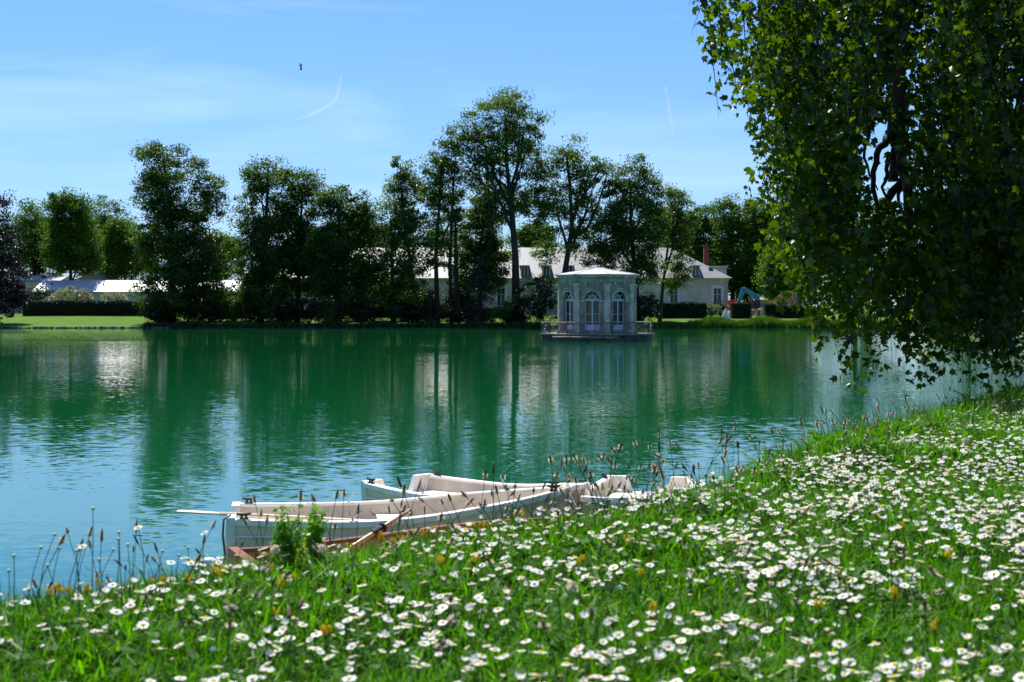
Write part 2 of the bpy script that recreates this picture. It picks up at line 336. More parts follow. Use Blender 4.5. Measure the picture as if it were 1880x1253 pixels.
def tree(name, label, lobes, trunk, r0, Y, n=9000, size=.36, csize=.75, mat='leaf', bark='bark', group=None, limbs=5, twigs=26, cat='tree', shell=.45, up=.35, dfac=.8, droop=0, bare=()):
    """lobes and trunk in photo pixels at depth Y; the crown gets a depth of its own from its width"""
    bx, by = trunk[0]; base = W(bx, by, Y); base.z = float(gz(base.x, Y))-.1
    root = empty(name, base); tag(root, label, cat, group)
    lw = []
    for (cx, cy, rx, ry) in lobes:
        c = W(cx, cy, Y); dy = rng.uniform(-.35, .35)*pxm(rx, Y)
        lw.append((c.x-base.x, dy, c.z-base.z, pxm(rx, Y), pxm(rx, Y)*dfac, pxm(ry, Y)))
    n = int(n*(1.8 if mat == 'leaf_light' else 2.25)); size *= .96
    C, P = crown_points(lw, n, csize*.92, shell, 120)
    P = P[P[:, 2] > .15]
    V, Q = leaf_quads(P, size, up, droop=droop); raw('crown', V, Q, M[mat], root)
    tp = [Vector((0, 0, 0))]+[W(x, y, Y)-base for x, y in trunk[1:]]
    for q in tp[1:]: q.y = rng.uniform(-.2, .2)
    rr = [r0*(1.25 if i == 0 else 1-.72*i/(len(tp)-1)) for i in range(len(tp))]
    mb = MB(); mb.tube(tp, rr, 9); mb.build('trunk', M[bark], root, True)
    order = sorted(range(len(C)), key=lambda i: rng.random())
    per = max(1, twigs//max(1, limbs)); q = 0
    for i in range(limbs):
        mb = MB(); t = .35+.6*i/max(1, limbs-1) if limbs > 1 else .7
        seg = t*(len(tp)-1); k = min(int(seg), len(tp)-2); a = tp[k].lerp(tp[k+1], seg-k); ra = r0*(1-.72*t)*.6
        far = [c for c in C[order[q:q+per*3]] if c[2] > a.z-1]; q += per*3
        if not far: continue
        far.sort(key=lambda c: -abs(c[0]-a.x)-.4*c[2]); end = Vector(far[0]); path = bend(a, end, -.06, 6); mb.tube(path, [ra*(1-.8*j/5) for j in range(6)], 6)
        for c in far[1:per]:
            j = random.choice((1, 2, 3)); mb.tube(bend(path[j], c, -.05, 4), [ra*.5*(1-j*.15), ra*.36, ra*.24, ra*.1], 4)
        mb.build('limb', M[bark], root, True)
    for pts, r in bare:
        w = [W(x, y, Y)-base for x, y in pts]; MB().tube(w, [r*(1-.7*i/(len(w)-1)) for i in range(len(w))], 6).build('limb', M[bark], root, True)
    return root
G1 = 'tall trees along the far bank'
tree('copper_beech', 'dark purple-leaved beech at the left edge of the far lawn', [(-20, 420, 45, 60), (0, 500, 58, 60), (-40, 480, 60, 90), (5, 555, 48, 40), (30, 520, 28, 45), (-12, 380, 24, 30)], [(-20, 596), (-20, 480), (-16, 380)], .55, 214, 12000, .36, .8, 'leaf_purple', droop=.6)
tree('lime_tree', 'broad dense tree right of the lit lawn, lit sprays on top', [(300, 300, 45, 40), (285, 350, 42, 45), (330, 360, 60, 60), (385, 370, 30, 55), (325, 450, 75, 75), (320, 530, 70, 55), (375, 520, 38, 70), (268, 330, 22, 22), (355, 310, 22, 22), (300, 565, 34, 28), (350, 470, 55, 60), (345, 560, 60, 32), (300, 440, 50, 50)], [(315, 595), (316, 480), (312, 380), (300, 290)], .6, 214, 34000, .36, .8, group=G1)
tree('chestnut_tree', 'tall dark chestnut with open feathery top beside the gap of sky', [(490, 325, 45, 32), (455, 345, 26, 24), (490, 390, 55, 50), (480, 470, 52, 60), (485, 545, 55, 42), (455, 560, 30, 30), (500, 450, 40, 60), (495, 520, 45, 50)], [(478, 596), (482, 480), (490, 380), (492, 310)], .5, 215, 21000, .36, .8, group=G1)
tree('chestnut_tree', 'narrow round-topped dark tree pressed against the open-topped chestnut', [(556, 340, 32, 26), (553, 390, 34, 45), (550, 460, 42, 50), (550, 515, 36, 44), (575, 470, 34, 50)], [(545, 597), (550, 480), (555, 340)], .42, 217, 13000, .36, .75, group=G1)
tree('lime_tree', 'stocky dark tree with knobbly lit crown in the middle of the dark row', [(622, 358, 30, 26), (600, 385, 26, 30), (645, 385, 32, 30), (625, 440, 52, 50), (665, 415, 28, 36), (630, 510, 58, 50), (660, 480, 45, 55), (600, 470, 40, 50)], [(618, 597), (622, 480), (624, 370)], .5, 213, 21000, .36, .8, group=G1)
tree('lime_tree', 'lower leafy tree between the stocky tree and the slender pair', [(715, 395, 28, 32), (700, 440, 34, 45), (745, 450, 34, 45), (715, 515, 44, 45), (755, 510, 32, 38)], [(722, 596), (720, 500), (717, 400)], .4, 216, 11000, .36, .8, 'leaf_light', group=G1)
tree('poplar_tree', 'slender tree with small tufted top rising behind lower foliage', [(735, 312, 24, 20), (725, 345, 22, 22), (752, 345, 24, 26), (740, 390, 26, 34), (760, 420, 22, 30)], [(767, 594), (752, 470), (738, 380), (735, 300)], .36, 219, 5200, .35, .7, 'leaf_light', group=G1, shell=.3)
tree('poplar_tree', 'slim tree with two bare dark stems left of the tallest tree', [(800, 305, 28, 28), (832, 292, 26, 26), (790, 345, 22, 34), (828, 350, 30, 42), (806, 395, 34, 38), (838, 415, 22, 42), (800, 460, 26, 40), (838, 470, 18, 26)], [(803, 594), (800, 470), (806, 380), (812, 290)], .38, 216, 10000, .35, .7, 'leaf_light', group=G1, shell=.3, bare=[([(829, 595), (826, 480), (830, 380), (836, 290)], .36), ([(841, 597), (837, 480), (836, 400)], .5)])
tree('ash_tree', 'dense dark tree close left of the tallest tree trunk', [(885, 385, 30, 40), (880, 440, 36, 45), (905, 470, 34, 42), (870, 490, 38, 38), (895, 515, 30, 34)], [(880, 596), (882, 480), (886, 390)], .4, 218, 12000, .36, .75, group=G1)
tree('plane_tree', 'tallest tree of the row, bare trunk and wide airy crown', [(925, 205, 55, 38), (875, 225, 38, 34), (965, 235, 38, 42), (840, 258, 30, 28), (925, 275, 68, 48), (975, 300, 32, 48), (880, 310, 40, 46), (935, 360, 58, 46), (985, 375, 32, 44), (905, 400, 32, 32)], [(948, 596), (946, 470), (938, 370), (930, 300), (928, 210)], .62, 214, 19000, .36, .8, 'leaf_light', 'bark', G1, limbs=9, twigs=54, shell=.25, bare=[([(940, 390), (912, 330), (890, 270), (868, 225)], .3), ([(936, 350), (955, 290), (962, 230)], .26)])
tree('plane_tree', 'open-branched tree rising behind the pavilion, trunk forked to the right', [(1040, 290, 40, 36), (1015, 330, 30, 40), (1075, 320, 38, 38), (1110, 310, 22, 28), (1045, 370, 46, 40), (1085, 390, 40, 36), (1010, 400, 26, 36), (1060, 440, 44, 32), (1005, 460, 26, 26)], [(1033, 596), (1037, 500), (1050, 420), (1046, 340), (1040, 280)], .55, 216, 11000, .35, .75, 'leaf_light', 'bark', G1, limbs=8, twigs=40, shell=.3, bare=[([(1045, 440), (1075, 425), (1095, 385), (1112, 330)], .3), ([(1042, 455), (1025, 400), (1018, 340)], .24), ([(1050, 400), (1075, 350), (1080, 310)], .2)])
tree('chestnut_tree', 'wide dense dark tree right of the pavilion roof', [(1158, 325, 36, 34), (1185, 345, 32, 36), (1130, 360, 30, 36), (1160, 400, 58, 46), (1195, 420, 32, 46), (1120, 430, 38, 42), (1155, 470, 58, 42), (1185, 495, 30, 32), (1100, 475, 26, 28)], [(1172, 596), (1165, 500), (1158, 400), (1158, 330)], .5, 215, 17000, .36, .8, group=G1)
tree('ash_tree', 'slim leaning tree with drooping sprays in front of the house', [(1240, 362, 26, 24), (1250, 400, 26, 32), (1228, 420, 22, 34), (1252, 450, 24, 32), (1240, 495, 26, 36), (1256, 480, 14, 30), (1235, 525, 18, 18)], [(1211, 590), (1217, 520), (1228, 440), (1240, 360)], .3, 222, 7000, .34, .65, 'leaf_light', group=G1, droop=.5, shell=.3)
G2 = 'background trees behind the buildings'
for lab, lb, x, yd, nn, mt in [
    ('mid green tree just right of the purple beech behind the low roof', [(62, 395, 34, 26), (55, 440, 45, 45), (85, 470, 40, 45), (40, 490, 50, 40)], 65, 285, 7000, 'leaf_far'),
    ('round-headed full tree shading the low white roof', [(125, 380, 36, 28), (130, 425, 44, 42), (130, 470, 48, 38), (160, 478, 24, 26)], 130, 272, 11000, 'leaf_far'),
    ('high rounded tree behind the round-headed one', [(190, 388, 40, 22), (205, 420, 42, 34), (190, 460, 46, 55), (170, 430, 40, 40), (225, 480, 45, 40)], 192, 300, 8000, 'leaf_far'),
    ('bright leafy tree low behind the white roof near the broad dense tree', [(225, 430, 34, 30), (245, 460, 38, 42), (215, 480, 26, 34)], 230, 290, 8000, 'leaf_far'),
    ('pale small tree in the gap of sky left of the open-topped chestnut', [(425, 455, 22, 24), (415, 480, 28, 36), (400, 450, 22, 30)], 415, 290, 4500, 'leaf_far'),
    ('green tree top above the slate roof beside the tallest trunk', [(985, 430, 28, 22), (960, 440, 26, 26), (1000, 455, 26, 26)], 980, 300, 4500, 'leaf_far'),
    ('wide tree top behind the row, left of the tallest tree', [(850, 440, 60, 40), (780, 460, 50, 40), (700, 470, 60, 40)], 800, 300, 6000, 'leaf_far'),
    ('leafy tree rising behind the roof left of the slim leaning tree', [(1222, 410, 34, 30), (1262, 425, 30, 36), (1235, 455, 44, 36)], 1240, 288, 7000, 'leaf_far'),
    ('broad tree mass behind the stocky dark tree', [(600, 455, 60, 45), (660, 450, 55, 45), (560, 480, 50, 40)], 610, 292, 8000, 'leaf_dark'),
    ('deep green tree mass in the gap behind the round-headed tree', [(25, 450, 46, 46), (100, 440, 46, 46), (165, 470, 46, 44), (250, 470, 36, 46)], 110, 312, 10000, 'leaf_far'),
    ('dark rounded tree behind the brick chimney', [(1292, 398, 28, 24), (1285, 440, 40, 44), (1310, 470, 34, 40)], 1292, 290, 8000, 'leaf_far'),
    ('tall tree just right of the brick chimney', [(1340, 388, 26, 24), (1345, 425, 34, 40), (1335, 475, 36, 50), (1360, 520, 32, 40)], 1345, 283, 9000, 'leaf_far'),
    ('dense tree behind the teal digger', [(1385, 395, 32, 28), (1395, 440, 40, 44), (1385, 500, 44, 48)], 1390, 280, 10000, 'leaf_far'),
    ('dark tree behind the pink flowering shrub', [(1450, 410, 44, 50), (1470, 480, 46, 60), (1440, 520, 40, 40)], 1455, 285, 10000, 'leaf_dark'),
    ('bright yellow-green sunlit tree left of the pink shrub', [(1428, 485, 24, 26), (1425, 515, 28, 26), (1440, 535, 24, 20)], 1428, 262, 5000, 'leaf_bright'),
    ('dark tree far right behind the hanging plane branches', [(1540, 430, 60, 80), (1610, 460, 70, 90), (1560, 540, 60, 50)], 1570, 270, 10000, 'leaf_far'),
    ('far tree at the right edge beyond the lake', [(1720, 440, 80, 80), (1840, 450, 80, 90), (1780, 540, 110, 50)], 1780, 262, 11000, 'leaf_far'),
    ('light tree beyond the lake at the extreme right', [(1980, 440, 90, 90), (2000, 540, 90, 50)], 1985, 255, 7000, 'leaf_far'),
    ('large green tree beyond the lake left of the purple beech', [(-130, 400, 70, 70), (-150, 500, 90, 90)], -140, 250, 8000, 'leaf_far')]:
    tree('background_tree', lab, lb, [(x, 575), (x, 500), (x, lb[0][1])], .45, yd, int(nn*1.25), .44, 1.0, mt, group=G2, limbs=3, twigs=9)
# conifers
def conifer(label, x, Y, top, r_px, tiers, n, name='cedar_tree'):
    base = W(x, 590, Y); base.z = float(gz(base.x, Y))-.05; root = empty(name, base); tag(root, label, 'conifer')
    h = W(x, top, Y).z-base.z; MB().tube([(0, 0, 0), (.05, 0, h*.5), (0, 0, h)], [.3, .2, .04], 8).build('trunk', M['bark'], root, True)
    P = []; mb = MB()
    for k in range(tiers):
        t = k/tiers; z = h*(.10+.88*t); L_ = pxm(r_px, Y)*(1-t)**.8+.25
        for a in rng.uniform(0, 6.28, 5 if t < .7 else 3):
            l = L_*rng.uniform(.7, 1.15); e = Vector((math.cos(a)*l, math.sin(a)*l, z-l*.28)); p0 = Vector((0, 0, z)); mid = p0.lerp(e, .5)+Vector((0, 0, l*.08))
            mb.tube([p0, mid, e], [.06, .04, .015], 4)
            m = int(n/tiers/5); u = rng.random(m)**.7; base_p = np.array([(p0*(1-q)**2+mid*2*q*(1-q)+e*q*q)[:] for q in u])
            P.append(base_p+rng.normal(size=(m, 3))*np.array([.22, .22, .12])*(1+.6*u[:, None])-np.array([0, 0, .16]))
    mb.build('limb', M['bark'], root, True)
    V, Q = leaf_quads(np.concatenate(P), .24, .1, .3, 1.2); raw('crown', V, Q, M['leaf_cedar'], root)
conifer('dark cedar with drooping boughs before the cream house wall', 880, 211, 468, 46, 13, 9000)
conifer('small dark fir under the slim two-stemmed tree', 790, 212, 528, 24, 9, 3000, 'fir_tree')

# ------------------------------------------------------------------ bushes and hedges
def bush(name, label, lobes, Y, n, mat, size=.24, csize=.32, group=None, cat='bush'):
    cx = sum(l[0] for l in lobes)/len(lobes); base = W(cx, 590, Y); base.z = float(gz(base.x, Y))-.05
    root = empty(name, base); tag(root, label, cat, group); lw = []
    for (x, y, rx, ry) in lobes:
        c = W(x, y, Y); lw.append((c.x-base.x, rng.uniform(-.2, .2), c.z-base.z, pxm(rx, Y), pxm(rx, Y)*.8, pxm(ry, Y)))
    C, P = crown_points(lw, n, csize, .5, 40); P = P[P[:, 2] > .03]
    V, Q = leaf_quads(P, size, .3); raw('foliage', V, Q, M[mat], root)
    mb = MB()
    for c in C[:14]: mb.tube(bend((rng.uniform(-.2, .2), rng.uniform(-.2, .2), 0), c, .02, 4), [.06, .045, .03, .012], 5)
    mb.build('stem', M['bark'], root, True); return root
bush('shrub', 'pale silvery dome-shaped shrub behind the long hedge', [(130, 545, 34, 20), (110, 552, 18, 14), (152, 552, 18, 14)], 243, 5200, 'leaf_silver', .26, .3)
bush('shrub', 'smaller greyish shrub behind the hedge before the low wall', [(205, 550, 22, 12), (222, 548, 12, 12)], 243.5, 2400, 'leaf_silver', .24, .3)
bush('shrub', 'dark climbing bush under the purple tree side of the roof', [(75, 545, 30, 18), (50, 548, 22, 16)], 246, 3000, 'leaf_dark', .28, .35)
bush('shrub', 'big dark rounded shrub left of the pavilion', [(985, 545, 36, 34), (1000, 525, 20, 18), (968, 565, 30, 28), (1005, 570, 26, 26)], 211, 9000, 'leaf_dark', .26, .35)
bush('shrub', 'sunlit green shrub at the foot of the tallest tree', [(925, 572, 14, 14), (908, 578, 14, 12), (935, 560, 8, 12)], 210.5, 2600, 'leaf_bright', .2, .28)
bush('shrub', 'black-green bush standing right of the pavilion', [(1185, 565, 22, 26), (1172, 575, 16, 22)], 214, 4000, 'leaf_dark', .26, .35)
bush('shrub', 'pink-grey blossoming shrub near the digger', [(1450, 553, 24, 16), (1475, 546, 14, 12), (1432, 560, 16, 12)], 236, 4200, 'leaf_lilac', .22, .3)
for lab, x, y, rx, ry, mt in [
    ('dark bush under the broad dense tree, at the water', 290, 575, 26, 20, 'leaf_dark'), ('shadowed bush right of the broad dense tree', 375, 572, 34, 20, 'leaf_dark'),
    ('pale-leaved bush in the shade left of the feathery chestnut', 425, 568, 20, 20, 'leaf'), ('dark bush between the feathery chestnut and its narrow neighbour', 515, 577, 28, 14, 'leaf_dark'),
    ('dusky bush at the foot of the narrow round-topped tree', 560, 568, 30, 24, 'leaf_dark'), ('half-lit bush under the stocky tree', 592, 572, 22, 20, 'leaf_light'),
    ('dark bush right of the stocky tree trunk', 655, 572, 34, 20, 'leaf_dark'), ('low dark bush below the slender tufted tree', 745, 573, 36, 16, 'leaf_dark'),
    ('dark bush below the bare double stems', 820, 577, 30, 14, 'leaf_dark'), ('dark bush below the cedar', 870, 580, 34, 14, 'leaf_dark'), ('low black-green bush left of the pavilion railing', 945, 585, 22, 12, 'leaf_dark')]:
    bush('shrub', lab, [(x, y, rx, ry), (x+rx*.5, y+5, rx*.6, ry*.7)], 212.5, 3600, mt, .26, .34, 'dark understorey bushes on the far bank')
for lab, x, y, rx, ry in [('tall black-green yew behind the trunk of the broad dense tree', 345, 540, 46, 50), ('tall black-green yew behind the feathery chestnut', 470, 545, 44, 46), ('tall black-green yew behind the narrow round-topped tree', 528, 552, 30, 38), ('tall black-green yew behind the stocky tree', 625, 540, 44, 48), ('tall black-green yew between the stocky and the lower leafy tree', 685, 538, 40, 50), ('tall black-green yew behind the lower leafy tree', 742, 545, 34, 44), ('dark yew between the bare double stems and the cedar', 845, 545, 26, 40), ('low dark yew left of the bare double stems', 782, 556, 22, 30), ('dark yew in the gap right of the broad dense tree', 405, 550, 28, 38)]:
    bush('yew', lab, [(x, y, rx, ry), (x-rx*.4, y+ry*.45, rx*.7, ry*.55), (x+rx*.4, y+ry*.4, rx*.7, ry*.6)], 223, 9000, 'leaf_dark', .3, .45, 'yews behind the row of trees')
def hedge(label, x0, x1, ytop, Y, depth=1.6, n=5000, mat='leaf_dark'):
    a = W(x0, 580, Y); b = W(x1, ytop, Y); z0 = float(gz((a.x+b.x)/2, Y))-.05; h = b.z-z0; w = b.x-a.x
    root = empty('hedge', ((a.x+b.x)/2, Y+depth/2, z0)); tag(root, label, 'hedge', 'clipped hedges across the lake')
    MB().box(-w/2+.12, w/2-.12, -depth/2+.12, depth/2-.12, 0, h-.12).build('core', M['hedge_core'], root)
    u = rng.random((n, 3)); P = np.stack([(u[:, 0]-.5)*w, (u[:, 1]-.5)*depth, u[:, 2]*h], 1)
    side = rng.choice(5, n, p=[.38, .36, .06, .06, .14])
    P[side == 0, 1] = -depth/2; P[side == 1, 2] = h; P[side == 2, 0] = -w/2; P[side == 3, 0] = w/2; P[side == 4, 1] = depth/2
    P += rng.normal(size=(n, 3))*np.array([.06, .06, .07]); P[:, 2] += (P[:, 2] > h*.9)*.10*np.sin(P[:, 0]*1.3)
    P = P[P[:, 2] > 0]; V, Q = leaf_quads(P, .2, .3); raw('foliage', V, Q, M[mat], root)
hedge('long clipped hedge behind the lit lawn', 42, 266, 554, 240, n=11000)
hedge('clipped hedge in front of the house, right of the pavilion', 1205, 1297, 557, 232, n=7000)
hedge('square hedge block beside the white statue', 1343, 1380, 557, 231, 2.4, 3600)
hedge('small hedge block left of the pink shrub', 1405, 1424, 560, 231, 2.2, 2200)
hedge('long dark hedge under the pink shrub', 1426, 1490, 561, 231, 2.2, 4500)
hedge('shaded hedge behind the tree trunks before the cream wall', 640, 960, 566, 233, 1.6, 9000)
hedge('shaded hedge behind the dark middle trees', 400, 560, 567, 234, 1.6, 5000)
bush('shrub', 'bright low shrub between hedge and statue', [(1308, 568, 14, 10), (1300, 572, 10, 9)], 233, 1800, 'leaf_light', .18, .25)
bush('shrub', 'small round dark bush behind the statue', [(1324, 561, 8, 8)], 236, 900, 'leaf_dark', .18, .2)

# ------------------------------------------------------------------ buildings
def window(parent, x, z0, z1, w, yf, frame='stone_white', quoin=True, arch=False):
    """tall casement in a wall whose face is at local y = yf (camera side is -y)"""
    wd = MB().box(x-w/2, x+w/2, yf-.02, yf+.05, z0, z1).build('window', M['glass'], parent)
    fr = MB(); t = .09
    fr.box(x-w/2, x-w/2+t, yf-.07, yf-.02, z0, z1); fr.box(x+w/2-t, x+w/2, yf-.07, yf-.02, z0, z1); fr.box(x-t/2, x+t/2, yf-.065, yf-.021, z0, z1)
    fr.box(x-w/2+t, x+w/2-t, yf-.06, yf-.022, z0+(z1-z0)*.66, z0+(z1-z0)*.66+t); fr.box(x-w/2+t, x+w/2-t, yf-.06, yf-.022, z1-t, z1); fr.box(x-w/2+t, x+w/2-t, yf-.06, yf-.022, z0, z0+.5)
    fr.build('frame', M['paint_blue'], wd)
    if quoin:
        q = MB(); n = 8; hq = (z1-z0)/n
        for i in range(n):
            e = .42 if i % 2 else .26
            for s in (-1, 1):
                xa, xb = x+s*w/2, x+s*(w/2+e); q.box(min(xa, xb), max(xa, xb), yf-.10, yf+.02, z0+i*hq, z0+(i+1)*hq-.02)
        q.box(x-w/2-.35, x+w/2+.35, yf-.11, yf+.02, z1, z1+.34); q.box(x-w/2-.45, x+w/2+.45, yf-.2, yf+.02, z1+.36, z1+.48)
        q.build('surround', M[frame], wd)
YB = 252.0
bx0, bx1 = W(500, 0, YB).x, W(1336, 0, YB).x
ze, zr = W(0, 511, YB).z, W(0, 455, YB+7).z
z0 = float(gz(0, YB))-.1
house = empty('stable_house', ((bx0+bx1)/2, YB, z0)); tag(house, 'long pale rendered house with grey slate hipped roof behind the trees', 'house')
hw = (bx1-bx0)/2; he = ze-z0; hr = zr-z0; dep = 14.0
MB().box(-hw, hw, 0, dep, 0, he-.55).build('wall', M['render_wall'], house)
MB().box(-hw-.15, hw+.15, -.18, dep+.15, he-.548, he-.25).box(-hw-.35, hw+.35, -.4, dep+.3, he-.248, he).build('cornice', M['cornice'], house)
ov = .75; hip = (W(1348, 0, YB).x-W(1243, 0, YB).x)
MB().add([(-hw-ov, -ov, he+.003), (hw+ov, -ov, he+.003), (hw+ov, dep+ov, he+.003), (-hw-ov, dep+ov, he+.003), (-hw+hip, dep/2, hr), (hw-hip+ov, dep/2, hr)],
         [(0, 1, 5, 4), (1, 2, 5), (2, 3, 4, 5), (3, 0, 4), (3, 2, 1, 0)]).build('roof', M['slate'], house)
qm = MB()
for i in range(13):
    e = .9 if i % 2 else .6; zq = i*(he-.6)/13
    qm.box(hw-e, hw+.06, -.06, .6, zq+.02, zq+(he-.6)/13)
qm.build('quoin', M['stone'], house)
lx = lambda px: W(px, 0, YB).x-house.location.x
for px in (1317, 1237, 1157, 1077, 997, 920, 837, 690, 610, 540):
    window(house, lx(px), W(0, 566, YB).z-z0, W(0, 529, YB).z-z0, pxm(15, YB), 0)
def dormer(px, w=15):
    x = lx(px); ww = pxm(w, YB); za = he+.35; zb = za+1.75; sl = (hr-he)/(dep/2+ov); ya = (za-he)/sl-ov+.1; yb = (zb-he)/sl-ov+.6
    d = MB().add([(x-ww/2, ya, za), (x+ww/2, ya, za), (x+ww/2, ya, zb), (x-ww/2, ya, zb), (x-ww/2, yb, zb+.02), (x+ww/2, yb, zb+.02)], [(0, 1, 2, 3), (0, 3, 4), (1, 5, 2), (3, 2, 5, 4)]).build('dormer', M['slate'], house)
    MB().box(x-ww/2-.2, x+ww/2+.2, ya-.35, yb, zb+.03, zb+.17).build('dormer_roof', M['zinc'], d)
    MB().box(x-ww/2+.18, x+ww/2-.18, ya-.06, ya-.01, za+.15, zb-.12).build('pane', M['glass'], d)
    f = MB()
    for xx in (x-ww/2+.1, x-.05, x+ww/2-.2): f.box(xx, xx+.11, ya-.11, ya-.065, za+.1, zb-.05)
    f.build('frame', M['stone_white'], d)
for px in (963, 1003, 1045, 1277, 1195, 1120, 880, 830, 700): dormer(px)
sl = (hr-he)/(dep/2+ov); ys = (1.3/sl)-ov
MB().add([(lx(1303), ys, he+1.38), (lx(1311), ys, he+1.38), (lx(1311), ys+.8, he+1.38+.8*sl), (lx(1303), ys+.8, he+1.38+.8*sl)], [(0, 1, 2, 3)]).build('skylight', M['glass'], house)
cyy = dep*.62; cx = W(1297, 0, YB+cyy).x-house.location.x
ch = MB().box(cx-.45, cx+.45, cyy, cyy+.8, he+.5, W(0, 452, YB+cyy).z-z0); zt = W(0, 452, YB+cyy).z-z0; ch.box(cx-.55, cx+.55, cyy-.1, cyy+.9, zt+.003, zt+.18)
chm = ch.build('chimney', M['brick'], house); MB().tube([(cx, cyy+.4, zt+.18), (cx, cyy+.4, zt+.5)], .14, 8).build('chimney_pot', M['brick'], chm)
wing = empty('rear_wing', (W(1325, 0, 272).x, 272, z0)); tag(wing, 'flat-roofed rear wing showing past the hip of the long house', 'house')
wz = W(0, 492, 272).z-z0; MB().box(-4, pxm(9, 272), 0, 6, 0, wz).build('wall', M['render_wall'], wing); MB().box(-4.2, pxm(11, 272), -.4, 6.3, wz+.003, wz+.35).build('roof', M['zinc'], wing)
# low outbuilding on the left
YL = 262.0
def low_house(label, px0, px1, ye, yr, Y, dd, mat, wins=()):
    a, b = W(px0, 0, Y).x, W(px1, 0, Y).x; zg = float(gz(0, Y))-.1; r = empty('outbuilding', ((a+b)/2, Y, zg)); tag(r, label, 'outbuilding'); w = (b-a)/2
    e = W(0, ye, Y).z-zg; rr = W(0, yr, Y+dd/2).z-zg
    MB().box(-w, w, 0, dd, 0, e-.1).build('wall', M['render_wall'], r)
    MB().add([(-w-.3, -.4, e), (w+.3, -.4, e), (w+.3, dd/2, rr), (-w-.3, dd/2, rr), (w+.3, dd+.4, e), (-w-.3, dd+.4, e)], [(0, 1, 2, 3), (3, 2, 4, 5), (0, 3, 5), (1, 4, 2), (0, 5, 4, 1)]).build('roof', M[mat], r)
    for px in wins:
        x = W(px, 0, Y).x-(a+b)/2; d = MB().box(x-.55, x+.55, -.06, .02, 0.05, 2.6).build('door', M['paint_blue'], r); MB().box(x+.3, x+.38, -.12, -.061, 1.1, 1.2).build('handle', M['steel'], d)
    return r, w, e, rr, dd
lh = low_house('long low outbuilding with dazzling pale roof behind the hedge', 62, 436, 536, 515, YL, 12, 'slate_pale', (236, 250, 180, 300))
for px in (85, 180, 267, 350):
    x = W(px, 0, YL).x-lh[0].location.x; t = .62; MB().tube([(x, -.4+t*6.4, lh[2]+t*(lh[3]-lh[2])-.1), (x, -.4+t*6.4-.3, lh[2]+t*(lh[3]-lh[2])+.3)], .13, 6).build('roof_vent', M['black'], lh[0])
l2 = low_house('second pale-roofed outbuilding behind, at the purple tree', -60, 108, 516, 506.5, 276, 10, 'slate_pale')
cxx = W(73, 0, 276).x-l2[0].location.x; MB().box(cxx-.4, cxx+.4, 2, 2.8, l2[2]+.2, l2[3]+.1).build('chimney', M['brick'], l2[0])
a = W(188, 0, 290); zg = float(gz(a.x, 290)); gb = empty('gabled_house', (a.x, 290, zg)); tag(gb, 'grey steep gable roof peeping behind the round-headed tree', 'house')
e = W(0, 514, 290).z-zg; t_ = W(0, 496, 290).z-zg; MB().box(-5, 1.6, 0, 8, 0, e).build('wall', M['render_wall'], gb)
MB().add([(-5.3, -.3, e+.003), (1.9, -.3, e+.003), (-1.7, -.3, t_), (-5.3, 8.3, e+.003), (1.9, 8.3, e+.003), (-1.7, 8.3, t_)], [(0, 1, 2), (1, 4, 5, 2), (4, 3, 5), (3, 0, 2, 5), (0, 3, 4, 1)]).build('roof', M['slate'], gb)

